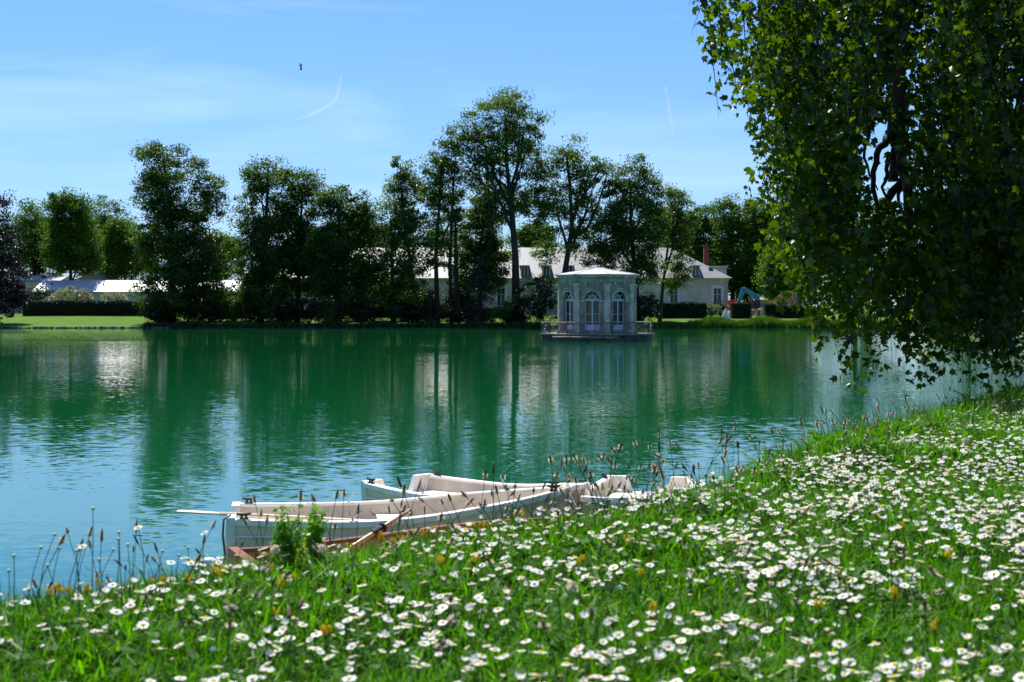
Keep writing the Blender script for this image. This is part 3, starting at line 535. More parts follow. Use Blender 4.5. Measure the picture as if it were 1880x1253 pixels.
# ------------------------------------------------------------------ lake pavilion
YP = 123.0
pc = W(1096.5, 0, YP); pav = empty('lake_pavilion', (pc.x, YP, 0), R(-11.6)); tag(pav, 'small octagonal stone pavilion with pale roof standing in the lake', 'pavilion')
RO = 3.36; zd = .62; zE = W(0, 506, YP).z
def octo(r, k, off=0): a = R(-90+22.5+45*k+off); return Vector((r*math.cos(a), r*math.sin(a), 0))
def ring(r0, r1, za, zb, mb=None):
    mb = mb or MB(); v = []
    for r, z in ((r0, za), (r1, za), (r1, zb), (r0, zb)):
        v += [octo(r, k)+Vector((0, 0, z)) for k in range(8)]
    f = []
    for q in range(4):
        for k in range(8): f.append((q*8+k, q*8+(k+1) % 8, ((q+1) % 4)*8+(k+1) % 8, ((q+1) % 4)*8+k))
    return mb.add(v, f)
zw = zE-.75
for k in range(8):                                             # each of the eight wall panels with a real arched opening
    p, q = octo(RO, k-1), octo(RO, k); d = (q-p).normalized(); nrm = Vector((d.y, -d.x, 0)); a_ = (q-p).length; mid = (p+q)/2
    P3 = lambda u, z, o: mid+d*u+Vector((0, 0, z))+nrm*o
    ow = .64; z1_, z2_ = zd+.3, zd+2.85; arc = [(ow*math.cos(t), z2_+ow*1.12*math.sin(t)) for t in np.linspace(0, math.pi, 13)]
    hole = [(ow, z1_)]+arc+[(-ow, z1_)]; hw_ = a_/2
    def plate(o0, o1, top=zw):
        mb = MB()
        L_ = [(-hw_, zd), (-ow, zd), (-ow, z1_), (ow, z1_), (ow, zd), (hw_, zd)]
        mb.prism([(-hw_, zd), (-ow, zd), (-ow, z2_), (-hw_, z2_)], lambda u, z, s: P3(u, z, (o0, o1)[s]))
        mb.prism([(ow, zd), (hw_, zd), (hw_, z2_), (ow, z2_)], lambda u, z, s: P3(u, z, (o0, o1)[s]))
        mb.prism([(-ow, zd), (ow, zd), (ow, z1_), (-ow, z1_)], lambda u, z, s: P3(u, z, (o0, o1)[s]))
        n_ = len(arc)
        for i in range(n_-1):
            (u1, w1), (u2, w2) = arc[i], arc[i+1]
            mb.prism([(u1, w1), (u1 if i else hw_, top if i else w1), (u2, top), (u2, w2)] if 0 < i < n_-2 else ([(ow, w1), (hw_, w1), (hw_, top), (u2, top), (u2, w2)] if i == 0 else [(u1, w1), (u1, top), (-hw_, top), (-hw_, w2), (-ow, w2)]), lambda u, z, s: P3(u, z, (o0, o1)[s]))
        return mb
    wall = plate(-.35, 0).build('wall', M['stone_pav'], pav)
    am = MB()                                                  # archivolt and imposts
    for (r1, r2, o) in ((1.04, 1.26, .10), (1.36, 1.47, .17)):
        for i in range(12):
            t1, t2 = math.pi*i/12, math.pi*(i+1)/12
            am.prism([(ow*r1*math.cos(t1), z2_+ow*1.1*r1*math.sin(t1)), (ow*r2*math.cos(t1), z2_+ow*1.1*r2*math.sin(t1)), (ow*r2*math.cos(t2), z2_+ow*1.1*r2*math.sin(t2)), (ow*r1*math.cos(t2), z2_+ow*1.1*r1*math.sin(t2))], lambda u, z, s: P3(u, z, (.004, o)[s]))
    for s_ in (-1, 1): am.prism([(s_*ow*1.04, z2_-.16), (s_*(hw_-.26), z2_-.16), (s_*(hw_-.26), z2_-.02), (s_*ow*1.04, z2_-.02)], lambda u, z, s: P3(u, z, (.004, .09)[s]))
    am.build('archivolt', M['stone_trim'], wall)
    gl = MB().prism(hole, lambda u, z, s: P3(u, z, (-.3, -.27)[s])).build('window', M['curtain'] if k == 0 else M['glass'], pav)
    fr = MB(); B = lambda u0, u1, za, zb: fr.prism([(u0, za), (u1, za), (u1, zb), (u0, zb)], lambda u, z, s: P3(u, z, (-.265, -.2)[s]))
    B(-.06, .06, z1_, z2_-.09); B(-ow, -ow+.09, z1_, z2_-.09); B(ow-.09, ow, z1_, z2_-.09); B(-ow, ow, z2_-.09, z2_+.09)
    for zz in (.32, .62): fr.prism([(-ow+.09, z1_+2.2*zz-.02), (ow-.09, z1_+2.2*zz-.02), (ow-.09, z1_+2.2*zz+.02), (-ow+.09, z1_+2.2*zz+.02)], lambda u, z, s: P3(u, z, (-.265, -.215)[s]))
    B(-ow+.09, -.06, z1_, z1_+.45); B(.06, ow-.09, z1_, z1_+.45)
    for t in (45, 90, 135): 
        c, s2 = math.cos(R(t)), math.sin(R(t)); fr.prism([(c*.2-s2*.025, z2_+.09+s2*.1+c*.025), (c*.2+s2*.025, z2_+.09+s2*.1-c*.025), (c*.62+s2*.025, z2_+s2*.66-c*.025), (c*.62-s2*.025, z2_+s2*.66+c*.025)], lambda u, z, s: P3(u, z, (-.264, -.21)[s]))
    for i in range(8):
        t1, t2 = math.pi*i/8, math.pi*(i+1)/8
        fr.prism([(.28*math.cos(t1), z2_+.1+.26*math.sin(t1)), (.34*math.cos(t1), z2_+.1+.32*math.sin(t1)), (.34*math.cos(t2), z2_+.1+.32*math.sin(t2)), (.28*math.cos(t2), z2_+.1+.26*math.sin(t2))], lambda u, z, s: P3(u, z, (-.263, -.205)[s]))
    fr.build('frame', M['paint_blue'], gl)
    # carved frieze: swags and studs in relief
    fm = MB()
    for i in range(9): 
        u = -hw_+.25+(a_-.5)*i/8; fm.prism([(u-.07, zw+.12), (u+.07, zw+.12), (u+.07, zw+.42), (u-.07, zw+.42)], lambda uu, z, s: P3(uu, z, (.0, .08)[s]))
    for i in (2, 6): u = -hw_+.25+(a_-.5)*i/8; fm.ell(P3(u, zw-.02, .06), (.12, .12, .12), 6, 4)
    fm.build('frieze_carving', M['stone_trim'], wall)
    c = octo(RO, k); o2 = c.normalized()
    tn = Vector((-o2.y, o2.x, 0)); pm = MB()
    pm.prism([(-.24, -.16), (.24, -.16), (.24, .09), (-.24, .09)], lambda u, o, s: c+tn*u+o2*o+Vector((0, 0, (zd+.25, zw-.3)[s])))
    pm.prism([(-.31, -.16), (.31, -.16), (.31, .15), (-.31, .15)], lambda u, o, s: c+tn*u+o2*o+Vector((0, 0, (zd, zd+.25)[s])))
    pm.prism([(-.30, -.16), (.30, -.16), (.30, .14), (-.30, .14)], lambda u, o, s: c+tn*u+o2*o+Vector((0, 0, (zw-.298, zw-.14)[s])))
    pm.prism([(-.34, -.16), (.34, -.16), (.34, .19), (-.34, .19)], lambda u, o, s: c+tn*u+o2*o+Vector((0, 0, (zw-.138, zw-.01)[s])))
    pm.build('pilaster', M['stone_trim'], pav)
ring(RO-.4, RO+.03, zw+.002, zw+.5).build('frieze', M['stone_pav'], pav)
cm_ = ring(RO-.4, RO+.16, zw+.502, zw+.6); ring(RO-.4, RO+.28, zw+.602, zw+.72, cm_); cm_.build('cornice', M['stone_trim'], pav)
v = [octo(RO+.42, k)+Vector((0, 0, zw+.725)) for k in range(8)]+[octo(RO+.42, k)+Vector((0, 0, zw+.79)) for k in range(8)]+[Vector((0, 0, W(0, 492, YP).z))]
rf = MB().add(v, [(k, (k+1) % 8, 8+(k+1) % 8, 8+k) for k in range(8)]+[(8+k, 8+(k+1) % 8, 16) for k in range(8)]+[tuple(range(7, -1, -1))]).build('roof', M['zinc'], pav)
rb = MB()
for k in range(8): rb.tube([octo(RO+.43, k)+Vector((0, 0, zw+.8)), Vector((0, 0, W(0, 491.6, YP).z))], .035, 5)
rb.build('roof_rib', M['zinc'], rf); MB().ell((0, 0, W(0, 491, YP).z), (.12, .12, .16), 8, 5).build('finial', M['zinc'], rf)
RD = 5.15
ring(.3, RD-.25, -.6, zd-.12).build('plinth', M['deck_side'], pav)
dk = ring(.3, RD, zd-.118, zd).build('deck', M['deck_stone'], pav)
# landing towards the viewer, one step lower
lp = [Vector((-2.7, -6.2, 0)), Vector((2.0, -6.2, 0)), Vector((2.3, -4.4, 0)), Vector((-3.0, -4.4, 0))]
MB().prism([(p.x, p.y) for p in lp], lambda x, y, s: Vector((x, y, (-.6, .3)[s]))).build('landing_base', M['deck_side'], pav)
MB().prism([(p.x*1.04, p.y*1.02) for p in lp], lambda x, y, s: Vector((x, y, (.302, .42)[s]))).build('landing', M['deck_stone'], pav)
def railing(p, q):
    p = Vector((p.x, p.y, zd)); q = Vector((q.x, q.y, zd)); h = .95; d = q-p; n = max(1, round(d.length/1.15))
    r = MB().tube([p+Vector((0, 0, h)), q+Vector((0, 0, h))], .04, 6).tube([p+Vector((0, 0, .12)), q+Vector((0, 0, .12))], .028, 5).tube([p+Vector((0, 0, h-.13)), q+Vector((0, 0, h-.13))], .02, 5).build('railing', M['rail_paint'], pav)
    pm = MB(); bm_ = MB()
    for i in range(n+1):
        a = p+d*(i/n); MB().tube([a, a+Vector((0, 0, h+.04))], .045, 6).build('post', M['rail_paint'], r)
        if i < n:
            b = p+d*((i+1)/n); u = d/n
            if i % 2 == 0:
                for s in (.12, .3, .5, .7, .88): bm_.tube([a+u*s+Vector((0, 0, .12)), a+u*s+Vector((0, 0, h-.13))], .017, 4)
            else:
                bm_.tube([a+Vector((0, 0, .12)), b+Vector((0, 0, h-.13))], .024, 5); bm_.tube([b+Vector((0, 0, .12)), a+Vector((0, 0, h-.13))], .024, 5)
    bm_.build('brace', M['rail_paint'], r)
for k in range(8):
    p, q = octo(RD-.18, k-1), octo(RD-.18, k)
    if k == 0: railing(p, p.lerp(q, .3)); railing(p.lerp(q, .62), q)
    else: railing(p, q)

# ------------------------------------------------------------------ far bank details
mb = MB()
for i in range(230):                                          # uneven stone edging of the far shore
    x = rng.uniform(-76, -50); y = 206+1.2*math.sin(x*.11)+.5*math.sin(x*.37+1)+rng.uniform(-.15, .3)
    s = rng.uniform(.08, .26); mb.ell((x, y, rng.uniform(-.05, .14)), (s*rng.uniform(.9, 2), s, s*.75), 6, 4)
tag(mb.build('shore_stones', M['deck_side'], None), 'row of rough edging stones along the far waterline', 'stones', kind='stuff')
def blades(n, px0, px1, y0, y1, h0, h1, name, label, mat, w=.05):
    x = np.array([W(p, 0, 209).x for p in rng.uniform(px0, px1, n)]); y = 206+1.2*np.sin(x*.11)+.5*np.sin(x*.37+1)+rng.uniform(y0, y1, n)
    z = gz(x, y)-.03; h = rng.uniform(h0, h1, n)*(1+.25*np.sin(x*.9)); a = rng.uniform(0, 6.28, n); l = rng.normal(size=(n, 2))*.18*h[:, None]
    B = np.stack([x, y, z], 1); d = np.stack([np.cos(a), np.sin(a), 0*a], 1)*w; T = B+np.stack([l[:, 0], l[:, 1], h], 1); Mi = (B+T)/2-np.stack([l[:, 0]*.2, l[:, 1]*.2, 0*h], 1)
    V = np.stack([B-d, B+d, Mi+d*.8, T, Mi-d*.8], 1).reshape(-1, 3); Q = np.arange(5*n).reshape(n, 5)
    return tag(raw(name, V, Q, M[mat]), label, 'reeds', kind='stuff')
blades(9000, 1262, 1640, -.2, 2.4, .7, 1.5, 'reeds', 'band of tall sunlit reeds along the far waterline at the statue', 'reed')
blades(3500, 1195, 1270, -.1, 1.5, .4, .8, 'bank_grass', 'shaded rough grass on the far bank right of the pavilion', 'reed')
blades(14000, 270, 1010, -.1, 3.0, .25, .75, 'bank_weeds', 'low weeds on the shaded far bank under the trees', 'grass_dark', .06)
# statue
def skin_mesh(name, joints, edges, mat, parent=None, sub=2):
    me = bpy.data.meshes.new(name); me.from_pydata([j[:3] for j in joints], edges, []); o = bpy.data.objects.new(name, me); COL.objects.link(o)
    sk = o.modifiers.new('skin', 'SKIN')
    for i, j in enumerate(joints): me.skin_vertices[0].data[i].radius = (j[3], j[4] if len(j) > 4 else j[3])
    me.skin_vertices[0].data[0].use_root = True
    ss = o.modifiers.new('sub', 'SUBSURF'); ss.levels = sub; ss.render_levels = sub
    dg = bpy.context.evaluated_depsgraph_get(); m2 = bpy.data.meshes.new_from_object(o.evaluated_get(dg)); bpy.data.objects.remove(o)
    m2.materials.clear()
    for m_ in (mat if isinstance(mat, list) else [mat]): m2.materials.append(m_)
    m2.polygons.foreach_set('use_smooth', np.ones(len(m2.polygons), dtype=bool))
    o = bpy.data.objects.new(name, m2); return link(o, parent)
sp_ = W(1329, 0, 231); st = empty('statue', (sp_.x, 229, float(gz(sp_.x, 229))-.03)); tag(st, 'white stone statue of a seated draped figure by the reeds', 'statue')
sv = [(0, 0, .75, .32), (0, 0, 1.05, .25), (0, 0, 1.35, .24), (0, 0, 1.52, .10), (.02, -.03, 1.72, .13), (.3, -.1, .55, .3), (.62, -.15, .2, .28), (-.3, -.1, .5, .3), (-.62, -.1, .16, .3), (.24, -.05, 1.3, .10), (.42, -.1, 1.0, .08), (.3, -.2, .8, .07), (-.24, -.05, 1.3, .10), (-.42, -.1, 1.05, .08), (-.5, -.15, .75, .07)]
skin_mesh('figure', sv, [(0, 1), (1, 2), (2, 3), (3, 4), (0, 5), (5, 6), (0, 7), (7, 8), (2, 9), (9, 10), (10, 11), (2, 12), (12, 13), (13, 14)], M['stone_white'], st)
MB().prism([(-.95, -.45), (.95, -.5), (.85, .5), (-.8, .45)], lambda x, y, s: Vector((x*(1, .82)[s], y*(1, .8)[s], (0, .28)[s]))).build('rock_base', M['stone_white'], st)
# standing visitor
pp = W(1393, 0, 226); per = empty('person', (pp.x, 226, float(gz(pp.x, 226)))); tag(per, 'person in dark clothes and pale hat standing before the orange netting', 'person')
jv = [(0, 0, .92, .15), (0, 0, 1.18, .15), (0, 0, 1.4, .14), (0, 0, 1.5, .06), (0, -.02, 1.62, .095), (.1, 0, .86, .10), (.12, -.03, .48, .07), (.12, 0, .08, .05), (.13, -.12, .04, .045), (-.1, 0, .86, .10), (-.13, .02, .48, .07), (-.15, .06, .08, .05), (-.15, -.06, .04, .045), (.2, 0, 1.4, .06), (.27, -.03, 1.14, .05), (.22, -.2, .98, .038), (-.2, 0, 1.4, .06), (-.28, 0, 1.13, .05), (-.27, -.08, .9, .038)]
je = [(0, 1), (1, 2), (2, 3), (3, 4), (0, 5), (5, 6), (6, 7), (7, 8), (0, 9), (9, 10), (10, 11), (11, 12), (2, 13), (13, 14), (14, 15), (2, 16), (16, 17), (17, 18)]
body = skin_mesh('body', jv, je, [M['cloth_navy'], M['skin']], per)
for p in body.data.polygons:
    if p.center.z > 1.49 or (p.center.z < 1.02 and abs(p.center.x) > .19): p.material_index = 1
MB().ell((0, -.02, 1.73), (.11, .12, .07), 10, 5).prism([(.19*math.cos(t), .2*math.sin(t)-.02) for t in np.linspace(0, 6.283, 14)[:-1]], lambda x, y, s: Vector((x, y, (1.69, 1.705)[s]))).build('hat', M['hat'], per)
# digger
dp = W(1392, 0, 245); dz = float(gz(dp.x, 245)); dg_ = empty('excavator', (dp.x, 245, dz)); tag(dg_, 'teal excavator with bent boom beside the house corner', 'excavator')
PX = lambda px, py: (W(px, 0, 245).x-dp.x, 0, W(0, py, 245).z-dz)
def beam(pts, w0, w1, th, name, mat):
    n = len(pts); up = []; dn = []
    for i, p in enumerate(pts):
        a = Vector(pts[max(i-1, 0)]); b = Vector(pts[min(i+1, n-1)]); t = (b-a).normalized(); nn = Vector((-t.z, 0, t.x)); w = w0+(w1-w0)*i/(n-1)
        if 0 < i < n-1: w *= 1.25
        up.append(Vector(p)+nn*w); dn.append(Vector(p)-nn*w)
    poly = [(v.x, v.z) for v in up+dn[::-1]]; return MB().prism(poly, lambda x, z, s: Vector((x, (-th, th)[s], z))).build(name, M[mat], dg_)
beam([PX(1391, 553), PX(1389, 546), PX(1376, 537), PX(1366, 530)], .42, .3, .22, 'boom', 'teal')
beam([PX(1366, 529), PX(1361, 542), PX(1357, 553)], .38, .25, .17, 'arm', 'teal')
MB().prism([PX(1357, 552)[::2], PX(1351, 556)[::2], PX(1353, 562)[::2], PX(1361, 561)[::2], PX(1360, 555)[::2]], lambda x, z, s: Vector((x, (-.5, .5)[s], z))).build('bucket', M['black'], dg_)
MB().tube([PX(1386, 549), PX(1376, 539)], .09, 8).build('hydraulic_ram', M['steel'], dg_)
cb = MB().box(-1.25, .2, -.9, .9, 1.0, 2.6).build('cab', M['black'], dg_); MB().box(-1.28, -.1, -.93, .93, 1.7, 2.4).build('cab_glass', M['glass'], cb)
MB().box(.2, 2.2, -1.1, 1.1, 1.0, 2.0).build('engine_cover', M['teal'], dg_)
for s in (-1, 1):
    tr = MB().prism([(1.9*math.cos(t)*(1 if abs(math.cos(t)) < .6 else .9), .45+.42*math.sin(t)) for t in np.linspace(0, 6.283, 17)[:-1]], lambda x, z, k: Vector((x, s*(.8, 1.25)[k], z))).build('track', M['black'], dg_)
# skip / dumper and other works clutter
ow_ = W(1412, 0, 247); oz = float(gz(ow_.x, 247)); dm = empty('dumper', (ow_.x, 247, oz)); tag(dm, 'orange dumper truck behind the hedge blocks right of the digger', 'dumper')
MB().prism([(-1.3, 1.3), (1.4, 1.2), (1.7, 2.6), (-1.5, 2.7)], lambda x, z, s: Vector((x, (-.9, .9)[s], z))).build('skip', M['orange'], dm)
MB().box(-2.4, -1.55, -.8, .8, .9, 2.6).build('cab', M['orange'], dm); MB().box(-2.43, -1.9, -.7, .7, 1.8, 2.5).build('cab_glass', M['glass'], dm)
for x in (-1.8, 1.0):
    for s in (-1, 1): MB().tube([(x, s*.75, .6), (x, s*1.1, .6)], .6, 14).build('wheel', M['black'], dm)
mb = MB(); c0 = W(1351, 0, 243); cz = float(gz(c0.x, 243)); V = []; 
for i in range(9):
    for j in range(17):
        r = i/8*1.55; t = j/16*6.283; V.append((r*math.cos(t)*1.1*(1+.1*math.sin(3*t)), r*math.sin(t), 1.9*(1-i/8)**.8*(1+.06*math.sin(5*t+i))))
Fq = [(i*17+j, i*17+j+1, (i+1)*17+j+1, (i+1)*17+j) for i in range(8) for j in range(16)]
sp2 = raw('sand_pile', V, Fq, M['sand'], None, True); sp2.location = (c0.x, 243, cz-.05); tag(sp2, 'pale heap of sand beside the house corner', 'sand pile')
rc = W(1347, 0, 248); red = empty('red_machine', (rc.x, 248, float(gz(rc.x, 248)))); tag(red, 'red machine top showing over the sand heap', 'machine')
MB().prism([(-1.0, .4), (1.1, .4), (1.2, 2.2), (.4, 2.7), (-1.1, 2.6)], lambda x, z, s: Vector((x, (-.6, .6)[s], z))).build('body', M['red'], red)
for x in (-.6, .7): MB().tube([(x, -.7, .4), (x, -.45, .4)], .4, 12).build('wheel', M['black'], red)
nb = W(1393, 0, 240); net = empty('barrier_net', (nb.x, 239.5, float(gz(nb.x, 239.5)))); tag(net, 'orange netting barrier strung between the hedge blocks', 'barrier')
for i in range(5): MB().tube([(-1.35+i*.7, 0, 0), (-1.35+i*.7, 0, 1.25)], .03, 6).build('post', M['sand'], net)
mm_ = MB()
for i in range(6): mm_.box(-1.35, 1.45, -.012, .012, .1+i*.2, .2+i*.2-.02)
for i in range(14): mm_.box(-1.33+i*.21, -1.27+i*.21, -.016, .016, .1, 1.2)
mm_.build('netting', M['mesh_orange'], net)
dirt = raw('soil_heap', [(v_[0]*1.35, v_[1]*1.2, v_[2]*.72) for v_ in V], Fq, M['deck_side'], None, True); dirt.location = (W(1398, 0, 243).x, 243, cz); tag(dirt, 'dark heap of dug soil behind the orange netting', 'soil heap')

# ------------------------------------------------------------------ boats
def boat(name, label, stern, bow, beam=1.42, mats=('boat_side', 'boat_white', 'boat_liner'), notch=True, hs=.44, hb=.64, ht=None, seats=True, wood=False, roll=0, sheer=(.35, 1.7)):
    s = Vector((*stern, 0)); b = Vector((*bow, 0)); d = b-s; Lg = d.length
    root = empty(name, s, math.atan2(d.y, d.x)); root.rotation_euler.x = roll
    tag(root, label, 'rowing boat', 'boats moored at the near bank')
    n = 17; T = np.linspace(0, 1, n)
    def bt(t): return beam/2*((.80+.20*math.sin(min(t/.42, 1)*math.pi/2)) if t < .42 else max(.03, (1-((t-.42)/.58)**2.3)))
    def h(t): return hs-.03*math.sin(min(t/.7, 1)*math.pi)+(hb-hs)*max(0, (t-sheer[0])/(1-sheer[0]))**sheer[1]
    out, rim, inn = [], [], []
    for t in T:
        x = Lg*t; w = bt(t); hh = h(t); bo = -.12+.10*max(0, (t-.8)/.2)**2; wi = max(w-.065, .004)
        xb = x-Lg*.07*max(0, (t-.6)/.4)**2                     # raked stem
        out.append([(x, -w, hh), (xb, -w*.95, hh*.45), (xb, -w*.74, bo+.03), (xb, 0, bo), (xb, w*.74, bo+.03), (xb, w*.95, hh*.45), (x, w, hh)])
        rim.append([(x, -w, hh), (x, -wi, hh+.002), (x, wi, hh+.002), (x, w, hh)])
        f = .10+.25*max(0, (t-.82)/.18)
        inn.append([(x-.02*t, -wi, hh+.002), (xb-.03*t, -wi*.86, f+.1), (xb-.03*t, -wi*.7, f), (xb-.03*t, wi*.7, f), (xb-.03*t, wi*.86, f+.1), (x-.02*t, wi, hh+.002)])
    def loft(rows, nm, mat, smooth=True):
        k = len(rows[0]); V_ = [p for r in rows for p in r]; Fx = [(i*k+j, (i+1)*k+j, (i+1)*k+j+1, i*k+j+1) for i in range(len(rows)-1) for j in range(k-1)]
        return raw(nm, V_, Fx, M[mat], root, smooth)
    hull = loft(out, 'hull', mats[0])
    g = MB()
    for sd in (-1, 1):                                          # gunwale: a rounded flange with thickness
        secs = []
        for t in T:
            x = Lg*t; w = bt(t); hh = h(t); o = .025 if t < .98 else .01
            secs.append([(x, sd*(w+o), hh-.045), (x, sd*(w+o), hh+.012), (x, sd*(w+o-.012), hh+.02), (x, sd*max(w-.06, .0), hh+.02), (x, sd*max(w-.07, 0), hh+.008), (x, sd*max(w-.07, 0), hh-.03)])
        V_ = [p for r in secs for p in r]; k = 6; g.add(V_, [(i*k+j, i*k+(j+1) % k, (i+1)*k+(j+1) % k, (i+1)*k+j) for i in range(n-1) for j in range(k)]+[tuple(range(6)), tuple((n-1)*6+j for j in range(5, -1, -1))])
    g.build('gunwale', M[mats[1]], root)
    for sd in (-1, 1):                                          # rubbing strake half way down the side
        MB().tube([(Lg*t-Lg*.07*max(0, (t-.6)/.4)**2*.6, sd*(bt(t)*.965+.008), h(t)*.62) for t in T[:-1]], .013, 5).build('rub_rail', M[mats[1]], root)
    loft(inn, 'liner', mats[2])
    w = bt(0)+.02; hh = h(0)+.03 if ht is None else ht; nd = .2
    poly = [(-w, hh), (-.50*w, hh), (-.36*w, hh-nd), (.36*w, hh-nd), (.50*w, hh), (w, hh), (w*.97, hh*.45), (w*.75, -.08), (0, -.11), (-w*.75, -.08), (-w*.97, hh*.45)]
    if not notch: poly = [p for i, p in enumerate(poly) if i not in (1, 2, 3, 4)]
    MB().prism(poly, lambda y, z, k: Vector(((-.035, .05)[k]-.06*(z < .1), y, z))).build('transom', M[mats[1] if not wood else mats[0]], root)
    MB().tube([(Lg-.02, 0, h(1)+.02), (Lg-.10, 0, .1)], [.035, .03], 6).build('stem_post', M[mats[1]], root)
    def bench(x0, x1, z, nm='seat', inset=.08, m=mats[1]):
        a = bt(x0/Lg)-inset; c = bt(x1/Lg)-inset
        MB().prism([(x0, -a), (x1, -c), (x1, c), (x0, a)], lambda x, y, k: Vector((x, y, (z-.035, z)[k]))).build(nm, M[m], root)
    if seats:
        bench(.055, .72, .27, 'stern_seat'); MB().box(.7, .735, -bt(.2)+.12, bt(.2)-.12, .1, .236).build('seat_front', M[mats[2]], root)
        bench(1.55, 1.85, .30, 'thwart'); MB().box(1.35, 2.4, -.13, .13, .255, .29).build('centre_board', M[mats[1]], root); MB().box(1.6, 1.8, -.5, .5, .1, .254).build('thwart_support', M[mats[2]], root)
        bench(Lg*.74, Lg*.95, .36, 'bow_seat', .075)
    else:
        for x in (.35, 1.5, 2.6): bench(x, x+.26, .27, 'thwart', .06, mats[2])
        for i in range(9):                                      # bent ribs and boards of the wooden boat
            t = .06+.1*i
            for sd in (-1, 1): MB().tube([(Lg*t, sd*(bt(t)-.075), h(t)-.02), (Lg*t, sd*(bt(t)*.82), .2), (Lg*t, sd*bt(t)*.55, .125)], .016, 4).build('rib', M[mats[1]], root)
    def cleat(x, sd, m='black'):
        t = x/Lg; y = sd*(bt(t)-.02); z = h(t)+.02
        MB().tube([(x-.075, y, z+.055), (x-.03, y, z+.045), (x+.03, y, z+.045), (x+.075, y, z+.055)], [.010, .016, .016, .010], 6).tube([(x-.025, y, z), (x-.02, y, z+.05)], .013, 6).tube([(x+.025, y, z), (x+.02, y, z+.05)], .013, 6).box(x-.045, x+.045, y-.02, y+.02, z-.002, z+.01).build('cleat', M[m], root)
    def rowlock(x, sd):
        t = x/Lg; y = sd*(bt(t)-.02); z = h(t)+.02
        MB().tube([(x, y, z-.02), (x, y, z+.035)], .012, 6).tube([(x-.04, y, z+.11), (x-.035, y, z+.06), (x, y, z+.035), (x+.035, y, z+.06), (x+.04, y, z+.11)], .009, 6).build('rowlock', M['steel'], root)
    return root, bt, h, Lg, cleat, rowlock
b1 = boat('rowing_boat', 'white rowing boat lying broadside, pale oar over its stern', (-2.98, 15.2), (.66, 15.72), 1.5)
b1[4](.14, 1); b1[4](.14, -1); b1[4](3.5, 1); b1[4](3.45, -1); b1[5](1.25, 1); b1[5](1.25, -1)
b2 = boat('rowing_boat', 'white rowing boat behind the broadside one, stern turned to open water', (-1.46, 18.15), (.86, 15.98), 1.42)
b2[4](.14, 1); b2[4](.14, -1); b2[5](1.2, 1); b2[5](1.2, -1)
b3 = boat('rowing_boat', 'white rowing boat with its bow hidden by the flowery bank', (1.76, 18.25), (1.15, 14.75), 1.36)
b3[4](.14, 1); b3[4](.14, -1); b3[5](1.2, 1); b3[5](1.2, -1)
b4 = boat('wooden_rowing_boat', 'varnished red-brown wooden rowing boat nearest the bank', (-2.38, 12.62), (.8, 13.95), 1.25, ('boat_side', 'mahogany', 'varnish_wood'), False, .39, .56, seats=False, sheer=(.08, 1.1))
rowx = 1.55; t_ = rowx/b4[3]
# oars
def oar(label, p, q, mat, collar=None, blade=.55):
    p = Vector(p); q = Vector(q); d = (q-p); Lg = d.length; root = empty('oar', p); tag(root, label, 'oar'); t = d.normalized(); e = d
    MB().tube([t*blade*.8, e*.5, e*.93, e*.94, e], [.019, .024, .021, .016, .016], 10).build('shaft', M[mat], root, True)
    sd = t.cross(Vector((0, 0, 1))).normalized(); up = sd.cross(t)
    MB().prism([(0, -.05), (.02, -.062), (blade*.6, -.065), (blade, -.02), (blade, .02), (blade*.6, .065), (.02, .062), (0, .05)], lambda a, b, k: t*a+sd*b+up*(-.008, .008)[k]).build('blade', M[mat], root)
    if collar: c = e*collar; MB().tube([c-t*.06, c+t*.06], .036, 10).tube([c+t*.06, c+t*.075], .05, 10).build('collar', M['black'], root)
oar('pale oar lying in the white boat, blade poking out over the stern', (-3.50, 14.86, .50), (-1.12, 14.92, .36), 'oar_pale')
oar('golden varnished oar propped in the wooden boat with black collar', (-2.0, 12.6, .13), (-.97, 13.62, .69), 'oar_wood', .72, .5)
fd = MB().ell((0, 0, 0), (.10, .06, .06), 10, 7).ell((.11, 0, 0), (.03, .03, .03), 6, 4).build('fender', M['boat_white'], None, True); fd.location = (-3.08, 14.45, .03); tag(fd, 'small white fender floating at the stern of the broadside boat', 'fender')
rp = MB().tube([(-2.90, 14.66, .49), (-2.95, 14.55, .46), (-2.955, 14.53, .3), (-2.93, 14.52, .1), (-2.95, 14.45, -.05), (-2.9, 14.2, -.1)], .011, 6).build('mooring_rope', M['rope'], None, True); tag(rp, 'dark rope hanging from the cleat of the broadside boat', 'rope')

for lab, p, q in (('slack rope from the broadside boat bow to the bank', (.62, 15.68, .62), (1.1, 13.6, .55)), ('slack rope from the rear boat bow to the bank', (.84, 15.95, .62), (1.6, 14.2, .6))):
    a = Vector(p); b = Vector(q); tag(MB().tube([a.lerp(b, i/8)-Vector((0, 0, .28*math.sin(math.pi*i/8))) for i in range(9)], .011, 6).build('mooring_rope', M['rope'], None, True), lab, 'rope')
# ------------------------------------------------------------------ big plane tree, right
def inpoly(x, y, poly):
    px = np.array([p[0] for p in poly]); py = np.array([p[1] for p in poly]); ins = np.zeros(len(x), bool); j = len(poly)-1
    for i in range(len(poly)):
        c = ((py[i] > y) != (py[j] > y)) & (x < (px[j]-px[i])*(y-py[i])/(py[j]-py[i]+1e-9)+px[i]); ins ^= c; j = i
    return ins
SIL = [(1330, -1100), (1262, -300), (1250, -20), (1262, 30), (1300, 55), (1284, 95), (1300, 130), (1328, 150), (1345, 190), (1372, 200), (1385, 250), (1398, 300), (1366, 322), (1342, 330), (1362, 348), (1402, 362), (1405, 420), (1422, 480), (1440, 540), (1478, 590), (1500, 645), (1535, 680), (1582, 748), (1625, 705), (1620, 665), (1648, 655), (1690, 718), (1740, 722), (1768, 695), (1800, 705), (1850, 722), (1900, 705), (2300, 660), (2750, 560), (2750, -1100)]
